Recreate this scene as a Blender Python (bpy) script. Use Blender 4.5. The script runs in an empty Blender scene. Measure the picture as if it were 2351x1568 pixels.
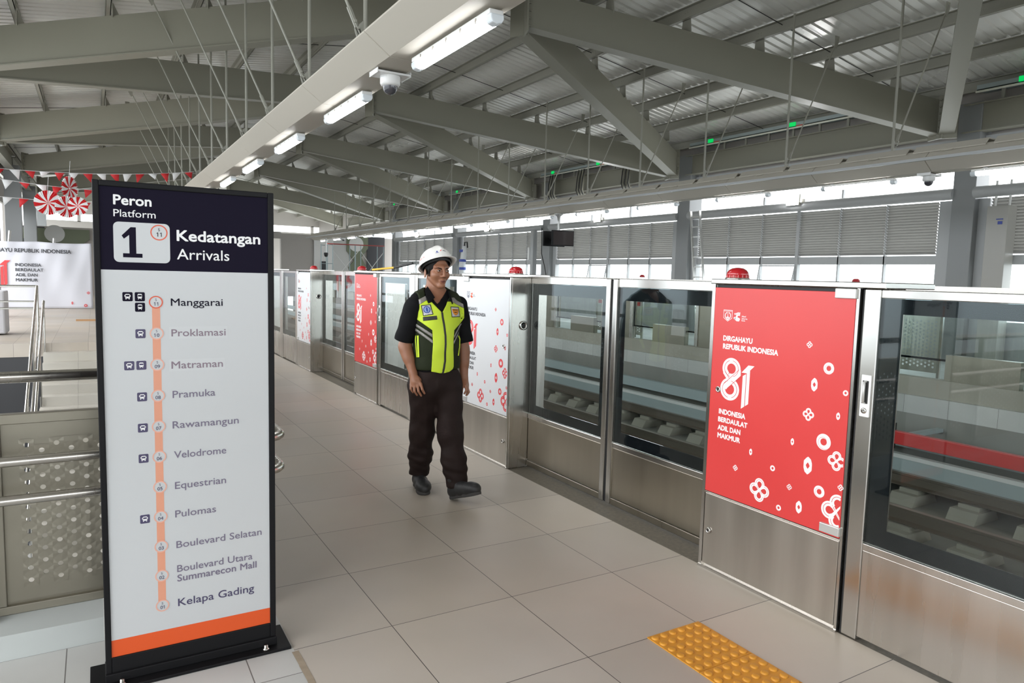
import bpy, bmesh, math, random
import numpy as np
from mathutils import Vector, Matrix
random.seed(7)
sc = bpy.context.scene
COL = sc.collection
# ---------------------------------------------------------------- camera, world, exposure
cam = bpy.data.cameras.new('camera'); camo = bpy.data.objects.new('camera', cam); COL.objects.link(camo)
cam.sensor_width = 36.0; cam.lens = 24.685; cam.clip_start = 0.05; cam.clip_end = 3000
yaw, pitch, roll = 0.53710045, -0.09368357, 0.02621089
cy, sy, cp, sp, cr, sr = math.cos(yaw), math.sin(yaw), math.cos(pitch), math.sin(pitch), math.cos(roll), math.sin(roll)
fwd = Vector((sy*cp, cy*cp, sp)); rt = Vector((cy, -sy, 0)); up = rt.cross(fwd)
r2 = cr*rt + sr*up; u2 = -sr*rt + cr*up
camo.matrix_world = Matrix(((r2.x, u2.x, -fwd.x, 0), (r2.y, u2.y, -fwd.y, 0), (r2.z, u2.z, -fwd.z, 1.515), (0, 0, 0, 1)))
sc.camera = camo
sc.view_settings.view_transform = 'Standard'; sc.view_settings.look = 'None'
sc.view_settings.gamma = 1.0; sc.view_settings.use_curve_mapping = False
sc.view_settings.exposure = 1.0
SKY = 2.6
w = bpy.data.worlds.new('world'); sc.world = w; w.use_nodes = True
nt = w.node_tree; nt.nodes.clear()
o_ = nt.nodes.new('ShaderNodeOutputWorld'); bg = nt.nodes.new('ShaderNodeBackground')
tc = nt.nodes.new('ShaderNodeTexCoord'); sx = nt.nodes.new('ShaderNodeSeparateXYZ'); rp = nt.nodes.new('ShaderNodeValToRGB')
mr = nt.nodes.new('ShaderNodeMapRange'); mr.inputs[1].default_value = -0.25; mr.inputs[2].default_value = 0.6
nt.links.new(tc.outputs['Generated'], sx.inputs[0]); nt.links.new(sx.outputs['Z'], mr.inputs[0]); nt.links.new(mr.outputs[0], rp.inputs[0])
e = rp.color_ramp.elements
e[0].position = 0.0; e[0].color = (0.34, 0.36, 0.36, 1)
e[1].position = 1.0; e[1].color = (1.0, 1.0, 1.02, 1)
for p_, c_ in ((0.22, (0.40, 0.44, 0.46, 1)), (0.285, (0.46, 0.52, 0.57, 1)), (0.31, (0.80, 0.86, 0.90, 1)), (0.5, (0.98, 1.0, 1.02, 1))):
    q_ = e.new(p_); q_.color = c_
nt.links.new(rp.outputs[0], bg.inputs['Color']); bg.inputs['Strength'].default_value = SKY
nt.links.new(bg.outputs[0], o_.inputs[0])
sc.cycles.transparent_max_bounces = 24
sc.cycles.max_bounces = 10; sc.cycles.diffuse_bounces = 5; sc.cycles.glossy_bounces = 5
sc.cycles.use_denoising = True
sc.cycles.sample_clamp_indirect = 6.0

# ---------------------------------------------------------------- materials
def nd(nt, t, **kw):
    n = nt.nodes.new(t)
    for k, v in kw.items(): setattr(n, k, v)
    return n
def mth(nt, op, a, b=None, c=None):
    n = nd(nt, 'ShaderNodeMath', operation=op)
    for i, v in enumerate((a, b, c)):
        if v is None: continue
        if isinstance(v, (int, float)): n.inputs[i].default_value = v
        else: nt.links.new(v, n.inputs[i])
    return n.outputs[0]
def srgb(r, g, b):
    f = lambda c: (c/255/12.92) if c/255 <= 0.04045 else ((c/255+0.055)/1.055)**2.4
    return (f(r), f(g), f(b))
def mat(name, col, rough=0.5, metal=0.0, var=0.0, scale=(4, 4, 4), rvar=0.0, bump=0.0, emit=None, estr=0.0, coat=0.0, spec=None, detail=4.0):
    m = bpy.data.materials.new(name); m.use_nodes = True
    nt = m.node_tree; b = nt.nodes['Principled BSDF']
    b.inputs['Base Color'].default_value = (*col, 1); b.inputs['Roughness'].default_value = rough; b.inputs['Metallic'].default_value = metal
    if coat: b.inputs['Coat Weight'].default_value = coat
    if spec is not None: b.inputs['Specular IOR Level'].default_value = spec
    if emit: b.inputs['Emission Color'].default_value = (*emit, 1); b.inputs['Emission Strength'].default_value = estr
    if var or rvar or bump:
        t = nd(nt, 'ShaderNodeTexCoord'); mp = nd(nt, 'ShaderNodeMapping'); mp.inputs['Scale'].default_value = scale
        n = nd(nt, 'ShaderNodeTexNoise'); n.inputs['Detail'].default_value = detail; n.inputs['Scale'].default_value = 1.0
        nt.links.new(t.outputs['Object'], mp.inputs[0]); nt.links.new(mp.outputs[0], n.inputs['Vector'])
        f = n.outputs['Fac']
        if var:
            mx = nd(nt, 'ShaderNodeMix', data_type='RGBA', blend_type='MIX')
            mx.inputs[6].default_value = (*[max(0, c*(1-var)) for c in col], 1); mx.inputs[7].default_value = (*[min(1, c*(1+var)) for c in col], 1)
            nt.links.new(f, mx.inputs[0]); nt.links.new(mx.outputs[2], b.inputs['Base Color'])
        if rvar:
            nt.links.new(mth(nt, 'MULTIPLY_ADD', f, 2*rvar, rough-rvar), b.inputs['Roughness'])
        if bump:
            bp = nd(nt, 'ShaderNodeBump'); bp.inputs['Strength'].default_value = bump; bp.inputs['Distance'].default_value = 0.01
            nt.links.new(f, bp.inputs['Height']); nt.links.new(bp.outputs[0], b.inputs['Normal'])
    return m
M = {}
M['steel'] = mat('brushed_steel', (0.56, 0.53, 0.49), 0.27, 1.0, 0.10, (14, 14, 0.8), 0.07)
M['steel_h'] = mat('polished_steel', (0.58, 0.565, 0.535), 0.2, 1.0, 0.05, (3, 3, 3), 0.05)
M['steel_panel'] = mat('scuffed_steel', (0.55, 0.52, 0.47), 0.33, 1.0, 0.24, (9, 9, 0.7), 0.1, 0.02)
M['steel_perf'] = mat('dull_perforated_steel', (0.29, 0.27, 0.22), 0.36, 0.9, 0.08, (6, 6, 6), 0.06)
M['steel_door_shaded'] = mat('shaded_door_steel', (0.40, 0.365, 0.30), 0.30, 1.0, 0.14, (9, 9, 0.7), 0.08, 0.01)  # base colour darkened to carry the shade of the door recess
M['dark'] = mat('dark_gap', (0.012, 0.012, 0.013), 0.6)
M['black'] = mat('black_enamel', (0.009, 0.009, 0.010), 0.45, 0, spec=0.14)
M['blackglass'] = mat('black_glass_print', (0.010, 0.011, 0.013), 0.06, 0.0, spec=0.5)
M['beam'] = mat('grey_steel_paint', (0.268, 0.258, 0.208), 0.42, 0, 0.05, (0.6, 0.6, 0.6), 0.05)
M['beamd'] = mat('grey_purlin_paint', (0.34, 0.33, 0.28), 0.45, 0, 0.1, (2, 2, 2), 0.05)
M['raceway'] = mat('pale_grey_casing', (0.52, 0.485, 0.42), 0.62, 0, 0.05, (1, 0.4, 1), 0.06)
M['column'] = mat('column_grey_paint', (0.26, 0.268, 0.27), 0.35, 0, 0.06, (0.8, 0.8, 0.8), 0.06)
M['louvre'] = mat('louvre_aluminium', (0.33, 0.325, 0.305), 0.4, 0.1, 0.06, (2, 2, 2), 0.05)
M['winframe'] = mat('window_frame_grey', (0.46, 0.47, 0.475), 0.42)
M['galv'] = mat('galvanised_roof_sheet', (0.80, 0.79, 0.75), 0.30, 0.15, 0.12, (0.5, 0.25, 1), 0.10)
M['concrete'] = mat('concrete', (0.36, 0.34, 0.29), 0.85, 0, 0.2, (1.5, 1.5, 1.5), 0, 0.1)
M['concrete_d'] = mat('track_concrete', (0.25, 0.245, 0.225), 0.9, 0, 0.25, (1.2, 1.2, 1.2), 0, 0.15)
M['white'] = mat('white_plastic', (0.80, 0.80, 0.79), 0.35)
M['whitevinyl'] = mat('white_vinyl', (0.67, 0.685, 0.70), 0.32, 0, 0.03, (3, 3, 3), 0.05)
M['redvinyl'] = mat('red_vinyl', (0.63, 0.052, 0.05), 0.32, 0, 0.06, (2.5, 2.5, 2.5), 0.08, 0.02)
M['redprint'] = mat('red_print', (0.72, 0.05, 0.055), 0.4)
M['whiteprint'] = mat('white_print', (0.83, 0.83, 0.83), 0.4)
M['darkprint'] = mat('dark_grey_print', (0.05, 0.052, 0.06), 0.45)
M['navy'] = mat('navy_print', (0.010, 0.008, 0.019), 0.55, 0, 0, spec=0.06)
M['faded'] = mat('faded_violet_print', srgb(112, 104, 124), 0.45)
M['fadednavy'] = mat('faded_navy_print', srgb(66, 60, 92), 0.45)
M['mauve'] = mat('mauve_print', srgb(128, 112, 124), 0.45)
M['signwhite'] = mat('sign_white_face', (0.525, 0.54, 0.55), 0.3)
M['orange'] = mat('orange_print', (0.68, 0.082, 0.008), 0.5)
M['salmon'] = mat('salmon_route_print', (0.68, 0.30, 0.19), 0.4)
M['ringred'] = mat('vermilion_print', (0.66, 0.09, 0.035), 0.4)
M['ringpale'] = mat('pale_salmon_print', (0.74, 0.38, 0.29), 0.4)
M['tactile'] = mat('yellow_tactile', (0.66, 0.30, 0.03), 0.5, 0, 0.18, (9, 9, 9), 0.1)
M['lampdiff'] = mat('lamp_diffuser', (0.9, 0.92, 0.95), 0.3, emit=(0.96, 0.98, 1.0), estr=9.0)
M['lampclear'] = mat('clear_lamp_end', (0.75, 0.80, 0.84), 0.15)
M['flood'] = mat('floodlight_glass', (0.9, 0.9, 0.9), 0.3, emit=(1.0, 1.0, 1.0), estr=30.0)
M['smoke'] = mat('smoked_dome', (0.06, 0.06, 0.07), 0.08, 0, coat=0.6)
M['beacon'] = mat('red_beacon_lens', (0.45, 0.008, 0.015), 0.12, coat=0.6)
M['green'] = mat('green_tag', (0.0, 0.32, 0.05), 0.5, emit=(0.0, 0.8, 0.15), estr=0.35)
M['redtag'] = mat('red_tag', (0.7, 0.08, 0.04), 0.5)
M['rail'] = mat('running_rail', (0.30, 0.26, 0.22), 0.35, 0.9)
M['railtop'] = mat('rail_cover_white', (0.7, 0.7, 0.68), 0.4)
M['tray'] = mat('bluish_cable_tray', (0.42, 0.49, 0.50), 0.45, 0.3)
M['granite'] = mat('dark_granite', (0.135, 0.12, 0.095), 0.55, 0, 0.6, (45, 45, 45), 0.1)
M['mural_grey'] = mat('mural_light_grey', (0.50, 0.50, 0.48), 0.7)
M['mural_green'] = mat('mural_olive', (0.155, 0.175, 0.115), 0.7)
M['mural_void_dark'] = mat('charcoal_mural_void_shade', (0.045, 0.046, 0.05), 0.7)  # mural charcoal, also the painted shade of the stairwell void
M['wallpaint'] = mat('wall_warm_grey', (0.42, 0.39, 0.36), 0.7, 0, 0.05, (0.6, 0.6, 0.6))
M['wallwhite'] = mat('wall_white', (0.70, 0.69, 0.67), 0.7)
M['scaf'] = mat('scaffold_tube', (0.30, 0.36, 0.37), 0.5, 0.4)
M['scafred'] = mat('scaffold_red', (0.30, 0.05, 0.045), 0.5)
M['alum'] = mat('aluminium', (0.60, 0.60, 0.58), 0.35, 0.5)
M['bannercloth'] = mat('banner_cloth', (0.66, 0.665, 0.72), 0.55, 0, 0.05, (1.2, 1.2, 0.5), 0, 0.5)
M['flagred'] = mat('pennant_red', (0.62, 0.025, 0.03), 0.6)
M['flagwhite'] = mat('pennant_white', (0.80, 0.80, 0.80), 0.6)
M['cord'] = mat('cord_white', (0.6, 0.6, 0.6), 0.6)
M['cable'] = mat('black_cable', (0.02, 0.02, 0.02), 0.5)
M['yellow'] = mat('yellow_handle', (0.75, 0.45, 0.03), 0.4)
M['blueprint'] = mat('blue_print', (0.03, 0.06, 0.35), 0.4)
M['screen'] = mat('monitor_screen', (0.035, 0.028, 0.028), 0.08, coat=0.4)
M['cloth'] = mat('grey_white_cloth', (0.55, 0.55, 0.58), 0.8)
M['wood'] = mat('pale_wood', (0.45, 0.26, 0.12), 0.6)
M['curb'] = mat('pale_curb_tile', (0.48, 0.51, 0.50), 0.4, 0, 0.1, (2.5, 2.5, 2.5), 0.08)

def glassmat(name, tint, ior=1.5, refl=1.0, rough=0.0):
    m = bpy.data.materials.new(name); m.use_nodes = True; nt = m.node_tree; nt.nodes.clear()
    o = nd(nt, 'ShaderNodeOutputMaterial'); tr = nd(nt, 'ShaderNodeBsdfTransparent'); gl = nd(nt, 'ShaderNodeBsdfGlossy')
    tr.inputs[0].default_value = (*tint, 1); gl.inputs['Roughness'].default_value = rough
    fr = nd(nt, 'ShaderNodeFresnel'); fr.inputs[0].default_value = ior
    ge = nd(nt, 'ShaderNodeNewGeometry'); front = mth(nt, 'SUBTRACT', 1.0, ge.outputs['Backfacing'])
    mx = nd(nt, 'ShaderNodeMixShader'); nt.links.new(mth(nt, 'MULTIPLY', mth(nt, 'MULTIPLY', fr.outputs[0], refl), front), mx.inputs[0])
    nt.links.new(tr.outputs[0], mx.inputs[1]); nt.links.new(gl.outputs[0], mx.inputs[2]); nt.links.new(mx.outputs[0], o.inputs[0])
    return m
M['glass'] = glassmat('clear_glass', (0.90, 0.945, 0.94), 1.5, 1.0)
M['winglass'] = glassmat('window_glass', (0.95, 0.97, 0.97), 1.45, 0.7)

def tilemat(name, base, tile, ox, oy, lw, linecol, var, rough, dirt=0.0):
    m = bpy.data.materials.new(name); m.use_nodes = True; nt = m.node_tree; b = nt.nodes['Principled BSDF']
    t = nd(nt, 'ShaderNodeTexCoord'); s = nd(nt, 'ShaderNodeSeparateXYZ'); nt.links.new(t.outputs['Object'], s.inputs[0])
    fx = mth(nt, 'DIVIDE', mth(nt, 'SUBTRACT', s.outputs[0], ox), tile); fy = mth(nt, 'DIVIDE', mth(nt, 'SUBTRACT', s.outputs[1], oy), tile)
    def edge(f):
        r = mth(nt, 'FRACT', f); r = mth(nt, 'MINIMUM', r, mth(nt, 'SUBTRACT', 1.0, r)); return mth(nt, 'LESS_THAN', r, lw/tile/2)
    line = mth(nt, 'MAXIMUM', edge(fx), edge(fy))
    cmb = nd(nt, 'ShaderNodeCombineXYZ'); nt.links.new(mth(nt, 'FLOOR', fx), cmb.inputs[0]); nt.links.new(mth(nt, 'FLOOR', fy), cmb.inputs[1])
    wn = nd(nt, 'ShaderNodeTexWhiteNoise', noise_dimensions='2D'); nt.links.new(cmb.outputs[0], wn.inputs['Vector'])
    nz = nd(nt, 'ShaderNodeTexNoise'); nz.inputs['Scale'].default_value = 2.2; nz.inputs['Detail'].default_value = 6; nt.links.new(t.outputs['Object'], nz.inputs['Vector'])
    n2 = nd(nt, 'ShaderNodeTexNoise'); n2.inputs['Scale'].default_value = 0.8; n2.inputs['Detail'].default_value = 3; nt.links.new(t.outputs['Object'], n2.inputs['Vector'])
    v = mth(nt, 'ADD', mth(nt, 'MULTIPLY', mth(nt, 'SUBTRACT', wn.outputs['Value'], 0.5), var), mth(nt, 'MULTIPLY', mth(nt, 'SUBTRACT', nz.outputs['Fac'], 0.5), var*2.2))
    hs = nd(nt, 'ShaderNodeHueSaturation'); hs.inputs['Color'].default_value = (*base, 1)
    nt.links.new(mth(nt, 'ADD', 1.0, v), hs.inputs['Value']); nt.links.new(mth(nt, 'ADD', 0.5, mth(nt, 'MULTIPLY', n2.outputs['Fac'], 1.0)), hs.inputs['Saturation'])
    mx = nd(nt, 'ShaderNodeMix', data_type='RGBA'); nt.links.new(line, mx.inputs[0]); nt.links.new(hs.outputs[0], mx.inputs[6]); mx.inputs[7].default_value = (*linecol, 1)
    nt.links.new(mx.outputs[2], b.inputs['Base Color'])
    nt.links.new(mth(nt, 'MULTIPLY_ADD', nz.outputs['Fac'], 0.25, rough-0.12), b.inputs['Roughness'])
    return m
M['floor'] = tilemat('beige_porcelain_tile', (0.48, 0.43, 0.37), 0.6, 1.0647, 3.934, 0.0035, (0.06, 0.05, 0.045), 0.12, 0.42)
M['floorw'] = tilemat('pale_dusty_tile', (0.52, 0.52, 0.50), 0.6, 0.47, 3.16, 0.004, (0.15, 0.14, 0.13), 0.14, 0.5)

# ---------------------------------------------------------------- mesh helpers
class MB:
    def __init__(s): s.v = []; s.f = []; s.sm = []
    def add(s, vs, fs, smooth=False):
        b = len(s.v); s.v += [tuple(v) for v in vs]; s.f += [tuple(i+b for i in f) for f in fs]; s.sm += [smooth]*len(fs); return s
    def box(s, x0, x1, y0, y1, z0, z1):
        return s.add([(x0,y0,z0),(x1,y0,z0),(x1,y1,z0),(x0,y1,z0),(x0,y0,z1),(x1,y0,z1),(x1,y1,z1),(x0,y1,z1)],
                     [(0,3,2,1),(4,5,6,7),(0,1,5,4),(1,2,6,5),(2,3,7,6),(3,0,4,7)])
    def beam(s, p, q, wd, h, upv=(0,0,1), top=False):
        p, q = Vector(p), Vector(q); d = (q-p).normalized(); sd = d.cross(Vector(upv)).normalized(); u = sd.cross(d).normalized()
        lo, hi = (-h, 0) if top else (-h/2, h/2)
        vs = []
        for c in (p, q):
            for a, b in ((-wd/2, lo), (wd/2, lo), (wd/2, hi), (-wd/2, hi)): vs.append(c+sd*a+u*b)
        return s.add(vs, [(0,1,2,3),(7,6,5,4),(0,4,5,1),(1,5,6,2),(2,6,7,3),(3,7,4,0)])
    def vbeam(s, p, q, wd, h):
        # bottom edge runs p->q, vertical depth h above it, width wd horizontally
        p, q = Vector(p), Vector(q); d = (q-p); sd = Vector((d.y, -d.x, 0)).normalized()*(wd/2); z = Vector((0, 0, h))
        vs = [p-sd, p+sd, p+sd+z, p-sd+z, q-sd, q+sd, q+sd+z, q-sd+z]
        return s.add(vs, [(0,1,2,3),(7,6,5,4),(0,4,5,1),(1,5,6,2),(2,6,7,3),(3,7,4,0)])
    def tube(s, pts, r, n=10, caps=True):
        pts = [Vector(p) for p in pts]; rs = r if isinstance(r, (list, tuple)) else [r]*len(pts)
        ref = None; rings = []
        for i, p in enumerate(pts):
            a = pts[max(i-1, 0)]; b = pts[min(i+1, len(pts)-1)]; d = (b-a).normalized()
            if ref is None: ref = d.orthogonal().normalized()
            ref = (ref - d*ref.dot(d)).normalized(); o = d.cross(ref)
            rings.append([p + (ref*math.cos(t)+o*math.sin(t))*rs[i] for t in (2*math.pi*k/n for k in range(n))])
        vs = [v for g in rings for v in g]; fs = []
        for i in range(len(pts)-1):
            for k in range(n): fs.append((i*n+k, i*n+(k+1) % n, (i+1)*n+(k+1) % n, (i+1)*n+k))
        s.add(vs, fs, True)
        if caps: s.add(rings[0], [tuple(range(n))[::-1]]); s.add(rings[-1], [tuple(range(n))])
        return s
    def lathe(s, prof, c, n=24, ax='z'):
        # prof: (r, h) pairs along axis
        vs = []; fs = []
        for r, h in prof:
            for k in range(n):
                t = 2*math.pi*k/n; a, b = r*math.cos(t), r*math.sin(t)
                vs.append({'z': (c[0]+a, c[1]+b, c[2]+h), 'x': (c[0]+h, c[1]+a, c[2]+b), 'y': (c[0]+a, c[1]+h, c[2]+b)}[ax])
        for i in range(len(prof)-1):
            for k in range(n): fs.append((i*n+k, i*n+(k+1) % n, (i+1)*n+(k+1) % n, (i+1)*n+k))
        s.add(vs, fs, True); m = len(prof)
        if prof[0][0] > 1e-6: s.add(vs[:n], [tuple(range(n))[::-1]])
        if prof[-1][0] > 1e-6: s.add(vs[-n:], [tuple(range(n))])
        return s
    def prism(s, poly, fn, a, b):
        # extrude a 2-D polygon; fn(u, v, w) -> xyz, w from a to b
        n = len(poly); vs = [fn(u, v, a) for u, v in poly] + [fn(u, v, b) for u, v in poly]
        return s.add(vs, [tuple(range(n))[::-1], tuple(range(n, 2*n))] + [(i, (i+1) % n, n+(i+1) % n, n+i) for i in range(n)])
    def flat(s, poly, fn):
        return s.add([fn(u, v) for u, v in poly], [tuple(range(len(poly)))])
    def build(s, name, m, parent=None, bevel=0.0, label=None):
        me = bpy.data.meshes.new(name); me.from_pydata(s.v, [], s.f); me.update()
        if any(s.sm): me.polygons.foreach_set('use_smooth', s.sm)
        bm = bmesh.new(); bm.from_mesh(me); bmesh.ops.recalc_face_normals(bm, faces=bm.faces); bm.to_mesh(me); bm.free()
        return link(name, me, m, parent, bevel, label)
def link(name, me, m, parent=None, bevel=0.0, label=None):
    o = bpy.data.objects.new(name, me); COL.objects.link(o)
    ms = m if isinstance(m, (list, tuple)) else [m]
    if not me.materials:
        for k in ms: me.materials.append(M[k] if isinstance(k, str) else k)
    if parent is not None:
        o.parent = parent
        o.matrix_parent_inverse = Matrix.Translation(-Vector(parent.location)) if parent.type == 'EMPTY' else Matrix.Identity(4)
    if bevel:
        b = o.modifiers.new('bevel', 'BEVEL'); b.width = bevel; b.segments = 2; b.limit_method = 'ANGLE'; b.angle_limit = math.radians(40)
    if label: o['label'] = label
    return o
def root_of(p): return Vector(p.location)
def thing(name, label, cat, loc=(0, 0, 0), group=None):
    o = bpy.data.objects.new(name, None); COL.objects.link(o); o.location = loc; o.empty_display_size = 0.1
    o['label'] = label; o['category'] = cat
    if group: o['group'] = group
    return o
def tag(o, label, cat, group=None):
    o['label'] = label; o['category'] = cat
    if group: o['group'] = group
    return o
def struct(name, mb, m, parent=None, bevel=0):
    o = mb.build(name, m, parent, bevel)
    o['kind'] = 'structure'
    return o
def dup(root, off, label=None, rotz=0.0, group=None):
    r = root.copy(); COL.objects.link(r); r.location = Vector(root.location)+Vector(off); r.rotation_euler = (0, 0, root.rotation_euler[2]+rotz)
    if label: r['label'] = label
    if group: r['group'] = group
    def rec(src, dst):
        for ch in list(src.children):
            inv = ch.matrix_parent_inverse.copy(); c = ch.copy(); COL.objects.link(c); c.parent = dst; c.matrix_parent_inverse = inv; rec(ch, c)
    rec(root, r)
    return r
ORD = ['nearest', 'second nearest', 'third nearest', 'fourth nearest', 'fifth nearest', 'sixth nearest', 'seventh nearest', 'eighth nearest', 'ninth nearest', 'tenth nearest', 'eleventh nearest', 'twelfth nearest',
       'thirteenth nearest', 'fourteenth nearest', 'fifteenth nearest', 'sixteenth nearest', 'seventeenth nearest', 'eighteenth nearest', 'nineteenth nearest', 'twentieth nearest']
# ---------------------------------------------------------------- lettering
GL = {}
def glyph(body):
    k = body
    if k in GL: return GL[k]
    if body.isdigit() and '1' in body:   # digits set one by one, with a flagged figure one
        V, Fs, x = [], [], 0.0
        for ch in body:
            if ch == '1': v, f = np.array([(.20, 0), (.29, 0), (.29, .68), (.22, .68), (.20, .66), (.06, .56), (.06, .47), (.20, .56)]), [(0, 1, 2, 3, 4, 7), (4, 5, 6, 7)]
            else: v, f = glyph(ch)
            Fs += [tuple(i+len(V) for i in q) for q in f]; V += [(a+x, b) for a, b in v]; x += .52
        GL[k] = (np.array(V), Fs); return GL[k]
    cu = bpy.data.curves.new('t', 'FONT'); cu.body = body; cu.size = 1.0; cu.resolution_u = 3; cu.fill_mode = 'FRONT'
    ob = bpy.data.objects.new('t', cu); COL.objects.link(ob)
    dg = bpy.context.evaluated_depsgraph_get()
    me = bpy.data.meshes.new_from_object(ob.evaluated_get(dg))
    vs = np.array([v.co[:2] for v in me.vertices]); fs = [tuple(p.vertices) for p in me.polygons]
    bpy.data.objects.remove(ob); bpy.data.curves.remove(cu); bpy.data.meshes.remove(me)
    GL[k] = (vs, fs); return GL[k]
CAPU = None
def text(mb, body, u0, v0, caph, fn, width=None, off=0.0, align='l', base=None):
    """adds lettering to mb: left edge u0, baseline v0, capital height caph, total width"""
    global CAPU
    if CAPU is None: hv, _ = glyph('H'); CAPU = hv[:, 1].max()
    vs, fs = glyph(body); s = caph/CAPU; x0, x1 = vs[:, 0].min(), vs[:, 0].max()
    b = off*s*.8; lay = 0; A_, B_ = fn(0, 0), fn(1, 1); AX = [i for i in range(3) if abs(A_[i]-B_[i]) < 1e-9][0]
    kx = (width-2*b)/(x1-x0) if width else s
    wd = (x1-x0)*kx+2*b; st = u0 if align == 'l' else (u0-wd/2 if align == 'c' else u0-wd)
    for dx, dy in (((0, 0),) if not off else tuple((b*math.cos(t), b*math.sin(t)) for t in (math.pi/4*k for k in range(8)))):
        pts = [list(fn(st+b+dx+(x-x0)*kx, v0+b+dy+y*(s-2*b/.73))) for x, y in vs]
        for q in pts: q[AX] -= 3e-5*lay
        lay += 1; mb.add(pts, fs)
    return st+wd
# ================================================================ SETTING
XF = 2.75; YEND = 41.0
struct('floor', MB().box(0.65, 2.755, -22, YEND, -0.25, 0), 'floor')
struct('floor', MB().box(-3.6, 0.65, 15.95, YEND, -0.25, 0), 'floor')
struct('floor', MB().box(-3.6, 0.65, -22, 3.16, -0.25, 0), 'floorw')
struct('floor', MB().box(2.755, 3.0, -22, YEND, -0.25, -0.002), 'granite')
struct('floor', MB().box(9.75, 15.9, -22, YEND, -0.25, 0), 'floorw')
struct('floor', MB().box(2.6, 10.2, -22, YEND+25, -1.6, -1.25), 'concrete_d')
struct('wall_track_left', MB().box(2.85, 3.0, -22, YEND, -1.25, -0.25), 'concrete_d')
struct('wall_track_right', MB().box(9.75, 9.9, -22, YEND, -1.25, -0.25), 'concrete_d')
# grout seam between the pale tiles and the beige platform tiles
seam = MB()
rr = random.Random(3)
ys = [2.72 - 0.11*i for i in range(40)]
for i in range(len(ys)-1):
    a0, a1 = 0.652+rr.uniform(-.004, .004), 0.652+rr.uniform(-.004, .004)
    seam.add([(a0-.012, ys[i], .0012), (a0+.014, ys[i], .0012), (a1+.014, ys[i+1], .0012), (a1-.012, ys[i+1], .0012)], [(0, 3, 2, 1)])
struct('trim_1', seam, mat('sandy_grout', (0.33, 0.27, 0.20), 0.9, 0, 0.3, (20, 20, 20)))

# ---- stairwell: curb, well walls, some with painted-in shade, stair
well = MB(); pale = MB()
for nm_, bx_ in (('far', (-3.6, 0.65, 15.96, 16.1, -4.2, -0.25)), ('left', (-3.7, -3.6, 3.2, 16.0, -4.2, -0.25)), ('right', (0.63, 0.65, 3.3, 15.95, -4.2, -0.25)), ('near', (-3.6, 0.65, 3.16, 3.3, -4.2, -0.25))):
    struct('wall_stairwell_'+nm_, MB().box(*bx_), 'mural_void_dark' if nm_ in ('far', 'left') else 'concrete_d')  # charcoal on the far and left walls stands in for the unlit void
pale.box(-0.95, 0.65, 3.2, 16.0, -2.9, -2.75)
struct('floor_stairwell', pale, 'floorw')
stairs = MB(); y = 15.95
for i in range(24):
    y2 = y - 0.30; stairs.box(-0.86, 0.62, y2, min(y+0.02, 15.95), -0.16*(i+1)-0.30, -0.16*(i+1)); y = y2
    if y < 8.9: break
st = struct('trim_2', stairs, tilemat('stair_tile', (0.50, 0.48, 0.43), 1.2, -0.3, 0.0, 0.004, (0.2, 0.19, 0.17), 0.05, 0.45))
# the stair itself is a flight people walk on: name it for what it is
st.name = 'stair_flight'; del st['kind']
tag(st, 'flight of pale tiled steps going down between steel handrails', 'stairs')
curb = MB()
P = [(3.16, 0), (3.16, 0.10), (3.285, 0.128), (3.40, 0.128), (3.40, 0)]
for x0 in [-3.6+0.6*i for i in range(7)]:
    curb.prism(P, lambda u, v, w_: (w_, u, v), x0+.002, min(x0+.598, .66))
curb.prism([(0.66, 0), (0.66, 0.10), (0.60, 0.128), (0.55, 0.128), (0.55, 0)], lambda u, v, w_: (u, w_, v), 3.40, 15.9)
cb = curb.build('stairwell_curb', 'curb')
tag(cb, 'low pale tiled curb under the perforated barrier by the sign', 'curb')

# ---- end wall with mural, track opening in the middle
ew = MB()
ew.box(9.1, 16.2, YEND, YEND+.3, 0, 3.55); ew.box(-3.6, 2.9, YEND, YEND+.3, 0, 3.3); ew.box(2.9, 9.1, YEND, YEND+.3, 3.25, 3.62)
e2 = MB(); YB = 57.0
e2.box(-3.6, 16.2, YB, YB+.3, 0.5, 4.45); e2.box(-3.6, 16.2, YB, YB+.3, 4.95, 7.2)
for x in (-3.6, -0.9, 2.0, 4.8, 7.6, 10.3, 11.9, 15.0): e2.box(x, x+.2, YB, YB+.3, 4.4, 5.0)
struct('wall_end', e2, 'wallpaint')
ewo = struct('wall_far', ew, 'wallpaint')
mu = MB(); F = lambda x, z: (x, YEND-.012, z)
mu.flat([F_ for F_ in [(10.26, 0), (12.25, 0), (12.25, 3.5), (10.9, 3.5), (10.9, 3.0), (10.26, 3.0)]], F)
struct('wall_far_white', MB().box(10.93, 12.05, YEND-.1, YEND-.02, 0, 3.5), 'wallwhite', ewo)
struct('wall_far_mural_grey', MB().box(12.05, 13.0, YEND-.06, YEND-.02, 0, 3.6), 'mural_grey', ewo)
g = MB()
FX = lambda u, v, w_: (u, w_, v)
g.prism([(12.85, 3.6), (14.15, 3.6), (14.15, 2.9), (13.75, 2.35), (14.0, 1.9), (13.8, 1.3), (13.9, 0), (13.0, 0), (13.1, 1.2), (12.95, 1.75), (13.3, 2.15), (12.85, 2.7)], FX, YEND-.10, YEND-.02)
g.prism([(-2.95, 3.2), (-0.15, 3.2), (-0.15, 2.75), (-0.5, 2.45), (-2.5, 2.45), (-2.95, 2.75)], FX, YEND-.10, YEND-.02)
struct('wall_far_mural_olive', g, 'mural_green', ewo)
struct('wall_far_mural_charcoal', MB().box(14.1, 15.2, YEND-.08, YEND-.02, 0, 3.6).box(-3.6, -2.0, YEND-.08, YEND-.02, 2.2, 3.25), 'mural_void_dark', ewo)
dsk = MB()
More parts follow.
